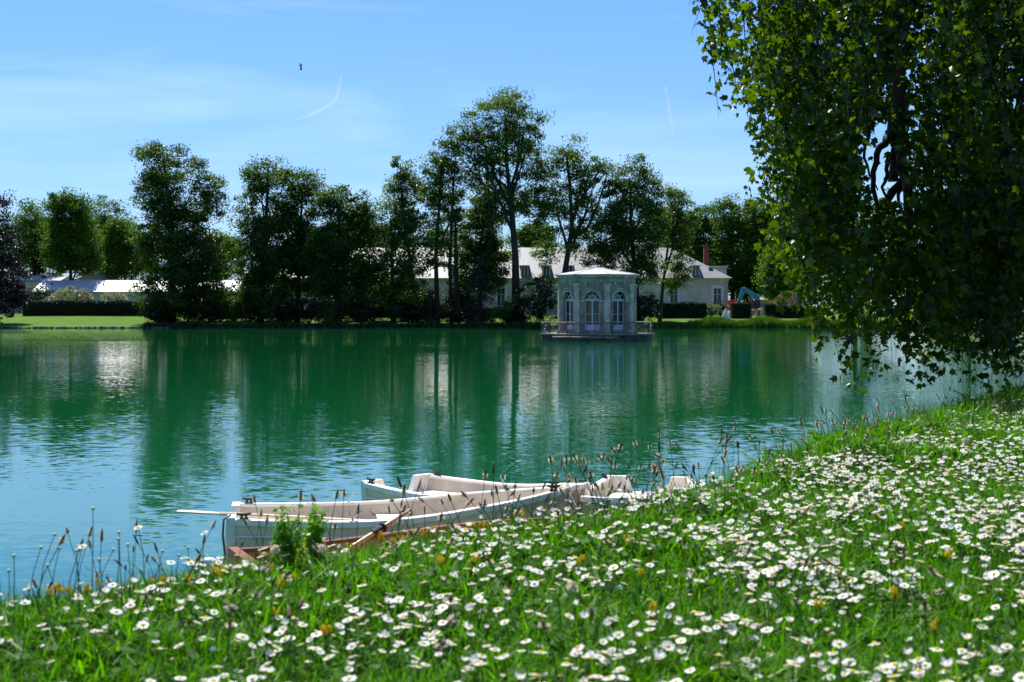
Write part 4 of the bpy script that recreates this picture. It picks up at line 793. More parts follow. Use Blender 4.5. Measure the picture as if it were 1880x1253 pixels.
PT = Vector((9.2, 17.2, 0)); PT.z = float(gz(PT.x, PT.y))
pl = empty('plane_tree', PT); tag(pl, 'huge plane tree hanging its leafy boughs over the right bank', 'tree')
MB().tube([(0, 0, -.2), (-.1, 0, 1.2), (-.2, 0, 3.0), (-.3, .1, 5.0), (-.2, 0, 7.4), (0, 0, 9.5)], [.75, .55, .48, .42, .3, .12], 14).build('trunk', M['bark_pale'], pl, True)
def limb(pts, r, parent=pl):                                   # (px, py, depth) way-points
    w = [W(*p)-PT for p in pts]; q = []
    for i in range(len(w)-1):
        for s in range(4):
            a, b = w[i], w[i+1]; q.append(a.lerp(b, s/4)+Vector(rng.normal(size=3))*r*.35)
    q.append(w[-1]); m = len(q); MB().tube(q, [r*(1-.75*i/(m-1)) for i in range(m)], 8).build('limb', M['bark'], pl, True)
limb([(2310, -280, 17.2), (2000, -420, 16.8), (1750, -330, 16.4), (1600, -60, 16.2), (1640, 90, 16.1), (1652, 250, 16), (1645, 330, 16), (1625, 370, 16)], .17)
limb([(2310, -120, 17.2), (2020, -260, 16), (1800, -190, 15.6), (1688, -40, 15.4), (1652, 60, 15.4), (1662, 290, 15.4), (1666, 390, 15.4), (1690, 450, 15.3), (1722, 545, 15.2), (1735, 640, 15.1)], .10)
limb([(2290, 20, 17.2), (2050, -40, 15.6), (1900, 80, 15.0), (1840, 300, 14.8), (1850, 520, 14.7)], .07)
limb([(2290, -200, 17.2), (1900, -500, 17.4), (1600, -420, 17.6), (1420, -180, 17.5), (1400, 60, 17.4), (1450, 300, 17.3), (1500, 520, 17.2)], .13)
limb([(1652, 240, 16), (1612, 270, 15.9), (1600, 330, 15.9), (1618, 400, 15.8), (1610, 480, 15.8)], .05)
limb([(1650, 300, 16), (1668, 330, 16), (1650, 360, 16.1), (1640, 400, 16.1)], .04); limb([(1640, 200, 16.1), (1600, 220, 16.2), (1585, 290, 16.2), (1612, 350, 16.2)], .035)
limb([(1648, 270, 16), (1630, 300, 15.8), (1622, 345, 15.8), (1638, 380, 15.8)], .035)
def strands(nst, box, ln, per, keep=1.0):
    """hanging shoots: start in the box (px, py, depth), drop with gravity, leaves alternate along them"""
    nb_ = max(8, nst//11); u = rng.random((nb_, 3))[rng.integers(0, nb_, nst)]; x0 = box[0]+(box[1]-box[0])*u[:, 0]+rng.normal(size=nst)*34; y0 = box[2]+(box[3]-box[2])*u[:, 1]+rng.normal(size=nst)*30; Yd = box[4]+(box[5]-box[4])*u[:, 2]+rng.normal(size=nst)*.25
    S = np.stack([(x0-940)/F*Yd, Yd, H-(y0-HZ)/F*Yd], 1)
    l = rng.uniform(*ln, nst); dr = rng.normal(size=(nst, 3))*np.array([.28, .28, .05]); out = []; paths = []
    for i in range(per):
        t = (i+rng.random(nst))/per
        P = S+dr*(t*l)[:, None]; P[:, 2] -= l*t*(.55+.45*t)
        out.append(P+rng.normal(size=(nst, 3))*.065)
    P = np.stack(out, 1)
    return S, l, dr, P
def clip(P, jit=9):
    x = P[:, 0]/P[:, 1]*F+940; y = HZ-(P[:, 2]-H)/P[:, 1]*F
    k = inpoly(x+rng.normal(size=len(x))*jit, y+rng.normal(size=len(x))*jit, SIL)
    return k
def hole_clip(P):
    x = P[:, 0]/P[:, 1]*F+940; y = HZ-(P[:, 2]-H)/P[:, 1]*F
    hole = ((x-1618)/36)**2+((y-290)/72)**2 < 1; hole |= ((x-1645)/26)**2+((y-345)/28)**2 < 1
    return ~(hole & (rng.random(len(x)) < .95))
o1 = [(-.08, 0), (-.40, .16), (-.30, .34), (-.52, .62), (-.20, .58), (0, 1.0), (.20, .58), (.52, .62), (.30, .34), (.40, .16), (.08, 0)]
def palmate(P, size):
    n = len(P); nrm = rng.normal(size=(n, 3)); nrm[:, 2] = np.abs(nrm[:, 2])*.8+.1; nrm /= np.linalg.norm(nrm, axis=1, keepdims=True)
    a = rng.normal(size=(n, 3))*.8; a[:, 2] -= .8; a -= nrm*(a*nrm).sum(1, keepdims=True); a /= np.linalg.norm(a, axis=1, keepdims=True)+1e-9; b = np.cross(nrm, a)
    s = (size*rng.uniform(.4, 1.35, n))[:, None]; V = [P+a*s*.3-nrm*s*.0]
    for u, v in o1: V.append(P+b*s*u+a*s*v-nrm*s*(abs(u)*.35+max(0, v-.5)*.2))
    V = np.stack(V, 1).reshape(-1, 3); k = len(o1)+1; base = (np.arange(n)*k)[:, None]
    tri = np.array([(0, i, i+1) for i in range(1, k-1)]+[(0, k-1, 1)]); return V, (base[:, :, None]+tri[None]).reshape(-1, 3)
PP = []; tw = MB()
for nst, box, ln, per_, dens in [(3000, (1230, 1960, -160, 700, 13.4, 18.6), (.45, 1.3), 18, 1), (700, (1230, 1960, -200, 600, 18.2, 20.5), (.5, 1.4), 15, 1), (420, (1900, 2800, -700, 560, 13.5, 20), (.6, 1.8), 12, 1), (1250, (1280, 2100, -850, -80, 14, 20), (.6, 1.8), 12, 1)]:
    S, l, dr, P = strands(nst, box, ln, per_)
    mid = clip(P[:, per_//2], 14); end = clip(P[:, -1], 16); q = P[:, per_//2]; sx = q[:, 0]/q[:, 1]*F+940; sy = HZ-(q[:, 2]-H)/q[:, 1]*F; edge = ~inpoly(sx-75, sy+20, SIL); st_k = mid & end & ~(edge & (rng.random(nst) < .5)); k = np.repeat(st_k[:, None], per_, 1); kk = hole_clip(P.reshape(-1, 3)).reshape(k.shape); k &= kk; PP.append(P[k])
    for i in range(0, nst, 3):
        if k[i].mean() > .8:
            pts = [Vector(S[i]+dr[i]*(t*l[i])-np.array([0, 0, l[i]*t*(.55+.45*t)]))-PT for t in (0, .35, .7, 1)]; tw.tube(pts, [.009, .007, .005, .002], 3, False)
PP = np.concatenate(PP)-np.array(PT)
Vp, Tp = palmate(PP, .094); raw('crown', Vp, Tp, M['leaf_plane'], pl)
tw.build('twig_tangle', M['bark'], pl)

# ------------------------------------------------------------------ meadow: grass (stuff)
def unlinked(name, V, Fc, mat):
    me = bpy.data.meshes.new(name); me.from_pydata([tuple(map(float, v)) for v in V], [], Fc)
    for m_ in (mat if isinstance(mat, list) else [mat]): me.materials.append(m_)
    return me
def gn_scatter(name, label, cat, P, rot, scl, pick, sources):
    """one object whose points carry instances of small source meshes"""
    coll = bpy.data.collections.new(name+'_sources')
    for i, me in enumerate(sources): coll.objects.link(bpy.data.objects.new('%s_source_%02d' % (name, i), me))
    me = bpy.data.meshes.new(name); me.vertices.add(len(P)); me.vertices.foreach_set('co', np.asarray(P, np.float32).ravel())
    for nm, ty, fld, arr in (('rot', 'FLOAT_VECTOR', 'vector', rot), ('scl', 'FLOAT', 'value', scl), ('pick', 'INT', 'value', pick)):
        at = me.attributes.new(nm, ty, 'POINT'); at.data.foreach_set(fld, np.asarray(arr, np.int32 if ty == 'INT' else np.float32).ravel())
    o = bpy.data.objects.new(name, me); COL.objects.link(o); tag(o, label, cat, kind='stuff')
    ng = bpy.data.node_groups.new(name, 'GeometryNodeTree'); ng.interface.new_socket('Geometry', in_out='INPUT', socket_type='NodeSocketGeometry'); ng.interface.new_socket('Geometry', in_out='OUTPUT', socket_type='NodeSocketGeometry')
    k = ng.nodes; l = ng.links; gi = k.new('NodeGroupInput'); go = k.new('NodeGroupOutput')
    ci = k.new('GeometryNodeCollectionInfo'); ci.inputs['Collection'].default_value = coll; ci.inputs['Separate Children'].default_value = True; ci.inputs['Reset Children'].default_value = True
    ip = k.new('GeometryNodeInstanceOnPoints'); ip.inputs['Pick Instance'].default_value = True
    def attr(nm, ty): a = k.new('GeometryNodeInputNamedAttribute'); a.data_type = ty; a.inputs[0].default_value = nm; return a.outputs[0]
    l.new(gi.outputs[0], ip.inputs['Points']); l.new(ci.outputs[0], ip.inputs['Instance']); l.new(attr('pick', 'INT'), ip.inputs['Instance Index']); l.new(attr('rot', 'FLOAT_VECTOR'), ip.inputs['Rotation']); l.new(attr('scl', 'FLOAT'), ip.inputs['Scale'])
    l.new(ip.outputs[0], go.inputs[0]); md = o.modifiers.new('scatter', 'NODES'); md.node_group = ng; return o
def blade_geo(n, h, w, spread, lean, seg=3, fold=0.0):
    V = []; Fc = []
    for i in range(n):
        a = rng.uniform(0, 6.28); b0 = rng.normal(size=2)*spread; hh = h*rng.uniform(.55, 1.25); ww = w*rng.uniform(.7, 1.3); ln = lean*rng.uniform(.2, 1.4); tw_ = a+1.57+rng.uniform(-.5, .5)
        b = len(V)
        for s in range(seg+1):
            t = s/seg; x = b0[0]+math.cos(a)*hh*ln*t*t; y = b0[1]+math.sin(a)*hh*ln*t*t; z = hh*(t-.35*ln*t*t*t); q = ww*(1-t**1.6)*(.6+.4*min(1, t*4))
            if s == seg: V.append((x, y, z))
            else: V += [(x-math.cos(tw_)*q, y-math.sin(tw_)*q, z), (x+math.cos(tw_)*q, y+math.sin(tw_)*q, z)]
        for s in range(seg-1): Fc.append((b+2*s, b+2*s+1, b+2*s+3, b+2*s+2))
        Fc.append((b+2*seg-2, b+2*seg-1, b+2*seg))
    return V, Fc
def herb_geo(n, r, h):
    """low rounded leaves on short stalks, like clover and daisy rosettes"""
    V = []; Fc = []
    for i in range(n):
        a = rng.uniform(0, 6.28); d = rng.uniform(.2, 1)*r; c = Vector((math.cos(a)*d, math.sin(a)*d, h*rng.uniform(.3, 1))); s = rng.uniform(.005, .012); nrm = Vector((math.cos(a)*.5+rng.normal()*.3, math.sin(a)*.5+rng.normal()*.3, 1)).normalized(); u = nrm.orthogonal().normalized(); v = nrm.cross(u); b = len(V)
        for k in range(6): t = k*math.pi/3; V.append(c+u*math.cos(t)*s*1.35+v*math.sin(t)*s*.8)
        Fc.append(tuple(b+k for k in range(6)))
    return V, Fc
src = [unlinked('tuft', *blade_geo(11, .094, .0047, .026, .95), M['grass']) for _ in range(5)]
src += [unlinked('tuft_fine', *blade_geo(16, .11, .0016, .02, .55), M['grass']) for _ in range(3)]
src += [unlinked('herb', *herb_geo(20, .05, .07), M['grass_broad']) for _ in range(4)]
def in_view(x, y, m=.35): return np.abs(x) < y*.375+m
def scatter_xy(n, ymin, ymax, smin, smax, power=1.0):
    """points over the bank, denser near the viewer, kept to what could be seen"""
    y = ymin*(ymax/ymin)**(rng.random(n)**power); x = (rng.random(n)*2-1)*(y*.42+2.0); s = bank_s(x, y); k = (s > smin) & (s < smax); return x[k], y[k]
x, y = scatter_xy(135000, 1.6, 17, -9, .45); n = len(x)
sc = rng.uniform(.5, 1.4, n)*(1+.35*(y > 7))*(1+.25*wob(x*3, y*3))*(1+.5*(x > .6)*(np.abs(bank_s(x, y)-.1) < .28)*rng.random(n))
rot = np.stack([rng.normal(size=n)*.12, rng.normal(size=n)*.12, rng.uniform(0, 6.28, n)], 1)
gn_scatter('meadow_grass', 'short green grass and clover leaves covering the flowery bank', 'grass', np.stack([x, y, gz(x, y)-.005], 1), rot, sc, rng.choice(12, n, p=[.12]*5+[.05]*3+[.0625]*4), src)
x, y = scatter_xy(38000, 2.4, 24, .3, 5.2); n = len(x)
gn_scatter('bank_slope_grass', 'longer grass on the slope falling to the water', 'grass', np.stack([x, y, gz(x, y)-.005], 1), np.stack([rng.normal(size=n)*.15, rng.normal(size=n)*.15, rng.uniform(0, 6.28, n)], 1), rng.uniform(.9, 1.5, n), rng.integers(0, 8, n), src)
# rank grass under the plane tree; the shade is put into its darker colour
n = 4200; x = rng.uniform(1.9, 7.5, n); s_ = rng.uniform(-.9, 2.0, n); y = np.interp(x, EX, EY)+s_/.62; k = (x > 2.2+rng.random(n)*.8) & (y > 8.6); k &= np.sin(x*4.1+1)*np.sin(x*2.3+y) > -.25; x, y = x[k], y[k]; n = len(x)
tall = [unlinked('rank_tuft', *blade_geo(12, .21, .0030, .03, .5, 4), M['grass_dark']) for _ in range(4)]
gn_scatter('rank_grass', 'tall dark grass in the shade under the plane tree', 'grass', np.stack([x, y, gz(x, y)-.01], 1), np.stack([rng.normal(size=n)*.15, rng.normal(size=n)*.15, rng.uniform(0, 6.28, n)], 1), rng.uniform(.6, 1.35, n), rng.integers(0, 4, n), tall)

# fine seeding grass fringing the brow against the water
n = 4200; x = rng.uniform(.85, 4.6, n); y = np.interp(x, EX, EY)+rng.uniform(-.05, .7, n)/.62; fine = [unlinked('fringe_tuft', *blade_geo(5, .24, .0013, .025, .35, 4), M['grass']) for _ in range(4)]
k = rng.random(n) < np.clip(.25+.3*x, .2, 1)*(.4+.6*(np.sin(x*7)*np.sin(x*3.1) > -.2)); x, y = x[k], y[k]; n = len(x)
gn_scatter('brow_grass', 'fringe of thin grass stems along the brow right of the boats', 'grass', np.stack([x, y, gz(x, y)-.01], 1), np.stack([rng.normal(size=n)*.15, rng.normal(size=n)*.15, rng.uniform(0, 6.28, n)], 1), rng.uniform(.45, 1.15, n), rng.integers(0, 4, n), fine)
# ------------------------------------------------------------------ meadow: flowers (things)
def mesh_of(mb, name, mat, smooth=False):
    me = bpy.data.meshes.new(name); me.from_pydata([tuple(map(float, v)) for v in mb.v], [], mb.f); me.materials.append(M[mat])
    if smooth: me.polygons.foreach_set('use_smooth', np.ones(len(me.polygons), dtype=bool))
    return me
def daisy_meshes(nv):
    outm = []
    for v in range(nv):
        hh = rng.uniform(.098, .135); lx_, ly_ = rng.normal(size=2)*.012; top = Vector((lx_, ly_, hh)); nrm = Vector((rng.normal()*.2-.03, rng.normal()*.18-.03, 1)).normalized(); u = nrm.orthogonal().normalized(); w = nrm.cross(u)
        st_ = MB().tube([(0, 0, 0), (lx_*.3, ly_*.3, hh*.5), top], [.0011, .001, .0009], 3, False)
        pt = MB(); npet = int(rng.integers(12, 18)); cup = (rng.uniform(-.35, .3), rng.uniform(.7, 1.5))[v % 5 == 4]; rad_ = rng.uniform(.0102, .0134)*(1, .8)[v % 5 == 4]
        for k in range(npet):
            a = 6.283*k/npet+rng.normal()*.08; d = u*math.cos(a)+w*math.sin(a); sd = u*-math.sin(a)+w*math.cos(a); r = rad_*rng.uniform(.85, 1.1); lift = nrm*(cup*r*rng.uniform(.3, 1))
            pt.add([top+d*.003-sd*.0008, top+d*r*.75+lift*.7-sd*.0026, top+d*r+lift, top+d*r*.75+lift*.7+sd*.0026], [(0, 1, 2, 3)])
        ds = MB(); ring_ = [(0, .0042), (.0016, .0036), (.0026, .0016)]; V_ = []
        for z, r in ring_: V_ += [top+nrm*z+(u*math.cos(6.283*k/7)+w*math.sin(6.283*k/7))*r for k in range(7)]
        V_.append(top+nrm*.003); ds.add(V_, [(i*7+k, i*7+(k+1) % 7, (i+1)*7+(k+1) % 7, (i+1)*7+k) for i in range(2) for k in range(7)]+[(14+k, 14+(k+1) % 7, 21) for k in range(7)])
        outm.append((mesh_of(st_, 'stem', 'stem'), mesh_of(pt, 'petals', 'petal' if v % 10 else 'petal_blush'), mesh_of(ds, 'flower_centre', 'yellow', True)))
    return outm
DM = daisy_meshes(20)
def child(name, me, parent):
    o = bpy.data.objects.new(name, me); COL.objects.link(o); o.parent = parent; return o
n = 135000; y = np.sqrt(1.8**2+(15**2-1.8**2)*rng.random(n)); x = (rng.random(n)*2-1)*(y*.42+1.6); k = bank_s(x, y) < .25; x, y = x[k], y[k]; n = len(x)
px = x/y*F+940
clump = np.sin(x*5.3+y*2.1+1.5*np.sin(y*3))*np.sin(y*4.9-x*2.7+.6)+.5*np.sin(x*11+2*np.sin(y*7))*np.sin(y*9.5)
dens = np.clip(.42+.55*(px-450)/1000, .42, 1)*np.clip(.55+.9*clump, .08, 1.2)*np.clip(1.35-.085*y, .3, 1)
k = rng.random(n) < dens; x, y = x[k], y[k]; o_ = np.argsort(y); x, y = x[o_], y[o_]; vis = in_view(x, y, .02) & (y > 2.45+0*x)
xi, yi = x[vis][:300], y[vis][:300]; rest = np.ones(len(x), bool); rest[np.where(vis)[0][:300]] = False
zi = gz(xi, yi)
for i in range(len(xi)):
    ms = DM[i % 20]; r = bpy.data.objects.new('daisy', ms[1]); COL.objects.link(r); r.location = (xi[i], yi[i], zi[i]); s = rng.uniform(.8, 1.25); r.scale = (s, s, s*rng.uniform(.7, 1.1)); r.rotation_euler = (rng.normal()*.1, rng.normal()*.1, rng.normal()*.6)
    qx = xi[i]/yi[i]*F+940; wh = 'bottom left corner' if qx < 500 else 'lower left middle' if qx < 940 else 'lower right middle' if qx < 1400 else 'bottom right corner'; tag(r, 'white daisy low in the grass in the %s of the meadow' % wh, 'daisy', 'white daisies in the %s' % wh); child('stem', ms[0], r); child('flower_centre', ms[2], r)
xr, yr = x[rest], y[rest]; n = len(xr)
dsrc = []
for ms in DM:
    bm = bmesh.new()
    for me in ms: bm.from_mesh(me)
    me = bpy.data.meshes.new('daisy_far'); f0 = [len(q.polygons) for q in ms]; bm.to_mesh(me); bm.free()
    for q in ms: me.materials.append(q.materials[0])
    mi = np.concatenate([np.full(c, j) for j, c in enumerate(f0)]); me.polygons.foreach_set('material_index', mi.astype(np.int32)); dsrc.append(me)
gn_scatter('daisy_carpet', 'countless white daisies farther up the bank', 'daisies', np.stack([xr, yr, gz(xr, yr)], 1), np.stack([rng.normal(size=n)*.1, rng.normal(size=n)*.1, rng.normal(size=n)*.7], 1), rng.uniform(.65, 1.25, n), rng.integers(0, 20, n), dsrc)

# yellow trefoil
def trefoil():
    r = []
    for v in range(5):
        s = MB(); p = MB(); m = rng.integers(4, 8)
        for k in range(m):
            a = 6.283*k/m; q = Vector((math.cos(a)*.011*rng.uniform(.5, 1.2), math.sin(a)*.011*rng.uniform(.5, 1.2), (.115+rng.uniform(-.008, .012))))
            s.tube([(0, 0, 0), (q.x*.3, q.y*.3, .07), q], [.001, .001, .0008], 3, False); p.ell(q, (.0062, .0045, .0048), 6, 4); p.ell(q+Vector((0, 0, .005)), (.0048, .002, .005), 5, 3)
        r.append((mesh_of(s, 'stem', 'stem'), mesh_of(p, 'petals', 'yellow')))
    return r
TM = trefoil()
ysp = [(130+rng.normal()*30, 1098) for _ in range(5)]+[(395, 1075), (408, 1070), (540, 1085), (548, 1018), (560, 1010), (300, 1090), (345, 1085), (700, 985), (735, 978), (842, 950), (868, 952), (885, 962), (893, 955), (945, 955), (955, 948), (1002, 944), (960, 955), (795, 985), (640, 1000), (1205, 895), (1222, 888), (780, 968), (760, 975)]+[(rng.uniform(100, 1850), rng.uniform(1000, 1245)) for _ in range(28)]
for (a, b) in ysp:
    Yg = F*(H-1.83)/(b-HZ); X = (a-940)/F*Yg
    r = bpy.data.objects.new('trefoil', TM[int(rng.integers(0, 5))][1]); q = TM[[m_[1] for m_ in TM].index(r.data)][0]; COL.objects.link(r); s = rng.uniform(.7, 1.15); r.scale = (s, s, rng.uniform(.9, 1.15)); r.rotation_euler = (0, 0, rng.uniform(0, 6.28)); r.location = (X, Yg, float(gz(X, Yg)))
    wh = ('on the brow below the moored boats' if 400 < a < 1260 and b < 1020 else 'in the left of the meadow' if a < 700 else 'in the middle of the meadow' if a < 1250 else 'in the right of the meadow'); tag(r, 'yellow trefoil flower cluster '+wh, 'wildflower', 'yellow trefoil '+wh); child('stem', q, r)

# ribwort plantain stalks
def plantains():
    r = []
    for v in range(12):
        h = 1.0; lx_, ly_ = rng.normal(size=2)*.22; s = MB(); pts = [Vector((lx_*t*t, ly_*t*t, h*t)) for t in (0, .35, .7, 1)]; s.tube(pts, [.0065, .006, .005, .0045], 4, False)
        t = (pts[3]-pts[2]).normalized(); L_ = rng.uniform(.07, .17); c = pts[3]+t*L_*.5; hd = MB()
        hd.tube([pts[3]-t*.005, pts[3]+t*L_*.25, pts[3]+t*L_*.7, pts[3]+t*L_], [.010, .0165, .014, .004], 7)
        an = MB(); m = 44 if v % 4 else 0; u = t.orthogonal().normalized(); w = t.cross(u)
        for k in range(m):
            a = rng.uniform(0, 6.28); d = u*math.cos(a)+w*math.sin(a); z = L_*rng.uniform(.1, .55); p = pts[3]+t*z; e = p+d*rng.uniform(.024, .042); an.add([p+d*.012, e-t*.006, e+d*.006, e+t*.006], [(0, 1, 2, 3)])
        r.append((mesh_of(s, 'stem', 'stem'), mesh_of(hd, 'seed_head', 'seed_brown', True), mesh_of(an, 'anther_ring', 'anther') if m else None))
    return r
PM = plantains()
def plantain(X, Y, hgt, label, group, fat=1.0):
    ms = PM[int(rng.integers(0, 12))]; r = bpy.data.objects.new('plantain', ms[0]); COL.objects.link(r); w = rng.uniform(.20, .31)*fat
    r.location = (X, Y, float(gz(X, Y))-.005); r.scale = (w, w, hgt); r.rotation_euler = (rng.normal()*.13, rng.normal()*.13, rng.uniform(0, 6.28)); tag(r, label, 'plantain', group)
    child('seed_head', ms[1], r)
    if ms[2]: child('anther_ring', ms[2], r)
gA, gB, gC = 'plantain stalks along the brow in the middle and right', 'plantain stalks along the brow at the left', 'plantain stalks standing in the meadow'
def plant_where(p):
    w = 'in front of the broadside white boat' if p < 1055 else 'in front of the boat with hidden bow' if p < 1285 else 'on the brow against open water right of the boats' if p < 1600 else 'on the brow beneath the plane tree'
    return 'brown-headed plantain stalk '+w, 'plantain stalks '+w
for i in range(285):
    p = 480+1400*rng.random()**.62; s = rng.uniform(-.25, .6); X = 0
    for _ in range(6): Yg = float(np.interp(X, EX, EY)); X = (p-940)/F*(Yg+s/.62)
    Yg = float(np.interp(X, EX, EY))+s/.62
    plantain(X, Yg, rng.uniform(.13, .27)*(1+.3*max(0, s))*(1 if p > 1000 else .9)+.22*max(0, s)*.6, *plant_where(p))
for i in range(34):
    p = rng.uniform(-10, 500); s = rng.uniform(-.15, .4); X = -.8
    for _ in range(6): Yg = float(np.interp(X, EX, EY)); X = (p-940)/F*(Yg+s/.62)
    Yg = float(np.interp(X, EX, EY))+s/.62
    plantain(X, Yg, rng.uniform(.09, .22)+.3*max(0, s), 'plantain stalk on the left brow against blue water', gB, .8)
for (a, b) in [(rng.uniform(150, 1870), rng.uniform(930, 1230)) for _ in range(46)]:
    Yg = F*(H-1.88)/(b-HZ); X = (a-940)/F*Yg
    if bank_s(X, Yg) < 0: plantain(X, Yg, rng.uniform(.13, .19), 'plantain head poking up among the daisies in the '+('left', 'middle', 'right')[int(a > 700)+int(a > 1250)], gC+(' left', ' middle', ' right')[int(a > 700)+int(a > 1250)], 1.2)
plantain(.455, 3.45, .42, 'tall out-of-focus plantain head near the middle against the lake', None, .75)

# tall pale buds and ox-eye daisies on the left brow
def tall_daisy(p, ytop, kind, s=0.05):
    X = -.9
    for _ in range(6): Yg = float(np.interp(X, EX, EY)); X = (p-940)/F*(Yg+s/.62)
    Yg = float(np.interp(X, EX, EY))+s/.62; g0 = float(gz(X, Yg)); h = H-(ytop-HZ)/F*Yg-g0; h = max(h, .1); b = rng.normal()*.03
    top = Vector((b, rng.normal()*.02, h))
    st_ = MB().tube([(0, 0, 0), (b*.1, 0, h*.4), (b*.5, 0, h*.75), top], [.0016, .0014, .0012, .001], 4, False)
    for q in range(4):
        z = h*rng.uniform(.1, .6); a = rng.uniform(0, 6.28); d = Vector((math.cos(a), math.sin(a), .6))*rng.uniform(.02, .04); o0 = Vector((b*.2, 0, z)); sd = Vector((-math.sin(a), math.cos(a), 0))*.003; st_.add([o0, o0+d*.5+sd, o0+d, o0+d*.5-sd], [(0, 1, 2, 3)])
    r = st_.build('oxeye_daisy' if kind else 'budding_stalk', M['stem']); r.location = (X, Yg, g0)
    if kind:
        nrm = Vector((rng.normal()*.25, -.35, 1)).normalized(); u = nrm.orthogonal().normalized(); w = nrm.cross(u); pt = MB()
        for k in range(16):
            a = 6.283*k/16; d = u*math.cos(a)+w*math.sin(a); sd = u*-math.sin(a)+w*math.cos(a); R_ = .0125; pt.add([top+d*.004, top+d*R_*.7-sd*.003, top+d*R_+nrm*.001, top+d*R_*.7+sd*.003], [(0, 1, 2, 3)])
        pt.build('petals', M['petal'], r); MB().ell(top+nrm*.001, (.0055, .0055, .003), 8, 4).build('flower_centre', M['yellow'], r)
        tag(r, 'tall ox-eye daisy on the left brow', 'daisy', 'tall ox-eye daisies on the left brow')
    else:
        MB().ell(top, (.005, .005, .0045), 7, 5).build('bud', M['bud'], r, True); tag(r, 'stalk with a round pale bud on the left brow', 'wildflower', 'budding stalks on the left brow')
for p, yt, kd in [(65, 985, 0), (24, 1020, 0), (168, 933, 0), (90, 1008, 0), (145, 1012, 0), (210, 985, 0), (225, 980, 0), (178, 1015, 0), (132, 1005, 1), (267, 967, 1), (372, 980, 1), (365, 1030, 1), (320, 1020, 0), (355, 1010, 0), (240, 1000, 0), (45, 1005, 0), (112, 1040, 0), (280, 1012, 0), (10, 1045, 0), (196, 1030, 0), (300, 1040, 0)]: tall_daisy(p, yt, kd, rng.uniform(-.1, .15))
# leafy weeds in front of the boats
def weed(label, p, ytop, s):
    X = -.6
    for _ in range(6): Yg = float(np.interp(X, EX, EY)); X = (p-940)/F*(Yg+s/.62)
    Yg = float(np.interp(X, EX, EY))+s/.62; g0 = float(gz(X, Yg)); h = H-(ytop-HZ)/F*Yg-g0; r = empty('leafy_weed', (X, Yg, g0)); tag(r, label, 'weed'); P = []; mb = MB()
    for k in range(17):
        a = rng.uniform(0, 6.28); t = rng.uniform(.5, 1); e = Vector((math.cos(a)*.045*rng.random(), math.sin(a)*.045*rng.random(), h*t)); pth = bend((0, 0, 0), e, 0, 5); mb.tube(pth, [.002, .0018, .0015, .001, .0005], 4)
        for q in range(70): u = rng.random()**.6*4; i = min(int(u), 3); P.append(np.array(pth[i].lerp(pth[i+1], u-i))+rng.normal(size=3)*.0095)
    mb.build('stem', M['stem'], r); V_, Q_ = leaf_quads(np.array(P), .019, .2, .42); raw('foliage', V_, Q_, M['weed_leaf'], r)
weed('bushy green weed in front of the white boat, left of its twin', 530, 928, .02); weed('bushy green weed in front of the white boat, right of its twin', 578, 925, .06)
# broad-leaved tufts
LB = []
for v in range(6):
    V_, F_ = blade_geo(1, .165, .0115, 0, .55+.35*rng.random(), 5); LB.append(unlinked('leaf', V_, F_, M['grass_broad']))
for i, (a, b) in enumerate([(rng.uniform(60, 1850), rng.uniform(930, 1240)) for _ in range(150)]):
    Yg = F*(H-1.80)/(b-HZ); X = (a-940)/F*Yg
    if bank_s(X, Yg) > .1: continue
    r = empty('broad_leaved_plant', (X, Yg, float(gz(X, Yg))), rng.uniform(0, 6.28)); wh = ('left', 'middle', 'right')[int(a > 700)+int(a > 1250)]+(' front' if b > 1100 else ' back'); tag(r, 'tuft of broad strap-like leaves in the %s of the meadow' % wh, 'plant', 'broad-leaved tufts in the '+wh)
    for q in range(int(rng.integers(3, 6))):
        c = child('leaf', LB[int(rng.integers(0, 6))], r); c.rotation_euler = (rng.normal()*.12, rng.normal()*.12, rng.uniform(0, 6.28)); c.scale = (rng.uniform(.6, 1.1),)*2+(rng.uniform(.55, 1.05),)
# dry straw leaves and dandelion clocks
for i, (a, b) in enumerate([(rng.uniform(30, 1860), rng.uniform(950, 1240)) for _ in range(60)]):
    Yg = F*(H-1.85)/(b-HZ); X = (a-940)/F*Yg
    if bank_s(X, Yg) > 0: continue
    o = bpy.data.objects.new('dry_leaf', LB[i % 6].copy()); o.data.materials.clear(); o.data.materials.append(M['straw']); COL.objects.link(o); o.location = (X, Yg, float(gz(X, Yg))+.045); o.rotation_euler = (rng.normal()*.6, rng.normal()*.6, rng.uniform(0, 6.28)); o.scale = (.22, .22, .30); wh = ('left', 'middle', 'right')[int(a > 700)+int(a > 1250)]; tag(o, 'pale dried leaf blade caught in the %s of the meadow' % wh, 'dry leaf', 'dried pale leaves in the '+wh)
for a, b in [(1772, 812), (1215, 862), (505, 1000), (590, 1000), (1050, 1085)]:
    Yg = F*(H-1.92)/(b-HZ); X = (a-940)/F*Yg; g0 = float(gz(X, Yg)); st_ = MB().tube([(0, 0, 0), (.005, 0, .08), (0, 0, .155)], .0013, 4, False); r = st_.build('dandelion_clock', M['stem']); r.location = (X, Yg, g0)
    mb = MB()
    for q in range(90):
        d = Vector(rng.normal(size=3)).normalized(); c = Vector((0, 0, .158)); u = d.orthogonal()*.003; w = d.cross(u); mb.add([c+d*.004, c+d*.013+u, c+d*.015, c+d*.013-u], [(0, 1, 2, 3)])
    mb.build('seed_ball', M['anther'], r); tag(r, 'fluffy dandelion clock rising from the grass', 'dandelion', 'dandelion clocks in the meadow')

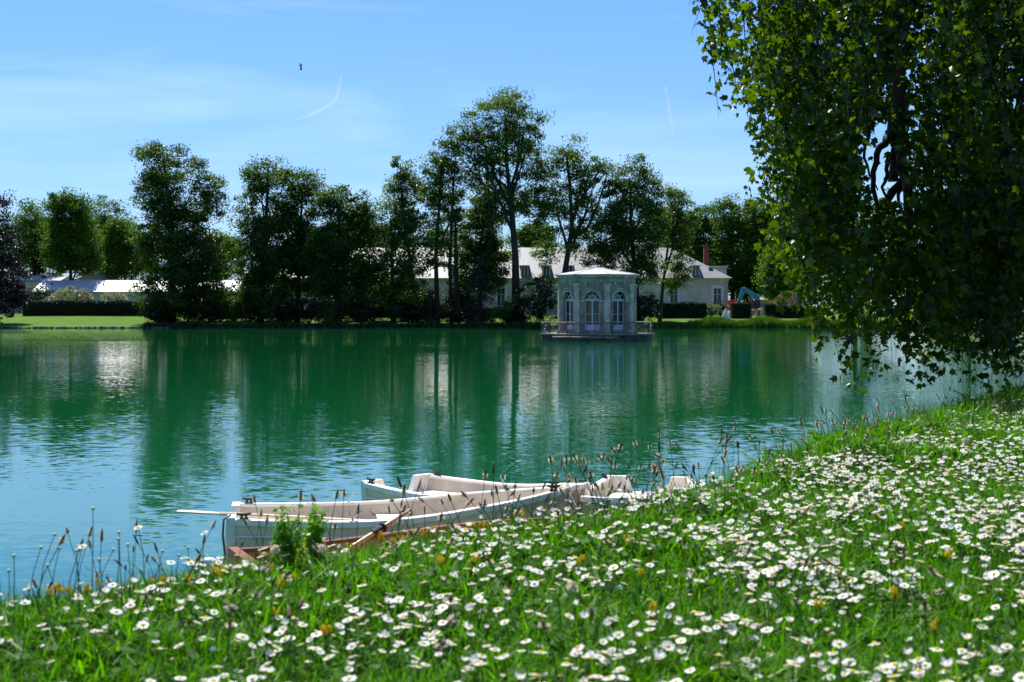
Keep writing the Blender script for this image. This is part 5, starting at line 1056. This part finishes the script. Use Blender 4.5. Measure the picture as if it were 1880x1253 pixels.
# ------------------------------------------------------------------ bird and vapour trails
bp = W(552, 121.5, 75); bird = MB().ell((0, 0, 0), (.05, .16, .045), 8, 6)
bird.add([(-.02, .05, .02), (-.03, -.06, .02), (-.10, -.07, .10), (-.055, .03, .12)], [(0, 1, 2, 3)]).add([(.02, .05, .02), (.03, -.06, .02), (.06, -.07, .13), (.02, .03, .15)], [(0, 1, 2, 3)])
bird.add([(-.03, -.12, 0), (.03, -.12, 0), (.07, -.26, -.06), (-.07, -.26, -.06)], [(0, 1, 2, 3)]).ell((0, .17, .01), (.03, .045, .03), 6, 5)
bo = bird.build('bird', M['feather']); bo.location = bp; bo.rotation_euler = (R(50), 0, R(20)); tag(bo, 'small black bird flying in the open sky', 'bird')
def trail_mat(a):
    m, t, out = new_mat('vapour'); k = t.nodes; d = k.new('ShaderNodeBsdfDiffuse'); d.inputs[0].default_value = (.9, .93, .95, 1); tr = k.new('ShaderNodeBsdfTranslucent'); tr.inputs[0].default_value = (.9, .93, .95, 1)
    m1 = k.new('ShaderNodeMixShader'); m1.inputs[0].default_value = .5; t.links.new(d.outputs[0], m1.inputs[1]); t.links.new(tr.outputs[0], m1.inputs[2]); tp_ = k.new('ShaderNodeBsdfTransparent'); m2 = k.new('ShaderNodeMixShader')
    c = k.new('ShaderNodeTexCoord'); n_ = k.new('ShaderNodeTexNoise'); n_.inputs['Scale'].default_value = .02; t.links.new(c.outputs['Object'], n_.inputs['Vector']); r = k.new('ShaderNodeMapRange'); r.inputs[1].default_value = .3; r.inputs[2].default_value = .7; r.inputs[3].default_value = a*.75; r.inputs[4].default_value = a; t.links.new(n_.outputs[0], r.inputs[0])
    t.links.new(r.outputs[0], m2.inputs[0]); t.links.new(tp_.outputs[0], m2.inputs[1]); t.links.new(m1.outputs[0], m2.inputs[2]); t.links.new(m2.outputs[0], out.inputs[0]); return m
for lab, pts, r, a in [('curved thin white vapour trail in the sky', [(545, 220), (575, 209), (600, 196), (617, 183), (622, 165), (627, 138)], 6, .13), ('faint broken vapour trail high on the right', [(1236, 245), (1232, 222), (1228, 196), (1222, 160)], 10, .10)]:
    w = [W(p, q, 6000) for p, q in pts]; o = MB().tube([v_-w[0] for v_ in w], [r*.5]+[r]*(len(w)-2)+[r*.6], 8).build('vapour_trail', trail_mat(a), None, True); o.location = w[0]; tag(o, lab, 'vapour trail'); o.visible_shadow = True
print('TRIS', sum(sum(len(p.vertices)-2 for p in o.data.polygons) for o in bpy.data.objects if o.type == 'MESH' and o.users_collection and len(o.data.polygons) > 3000), 'objects', len(bpy.data.objects))
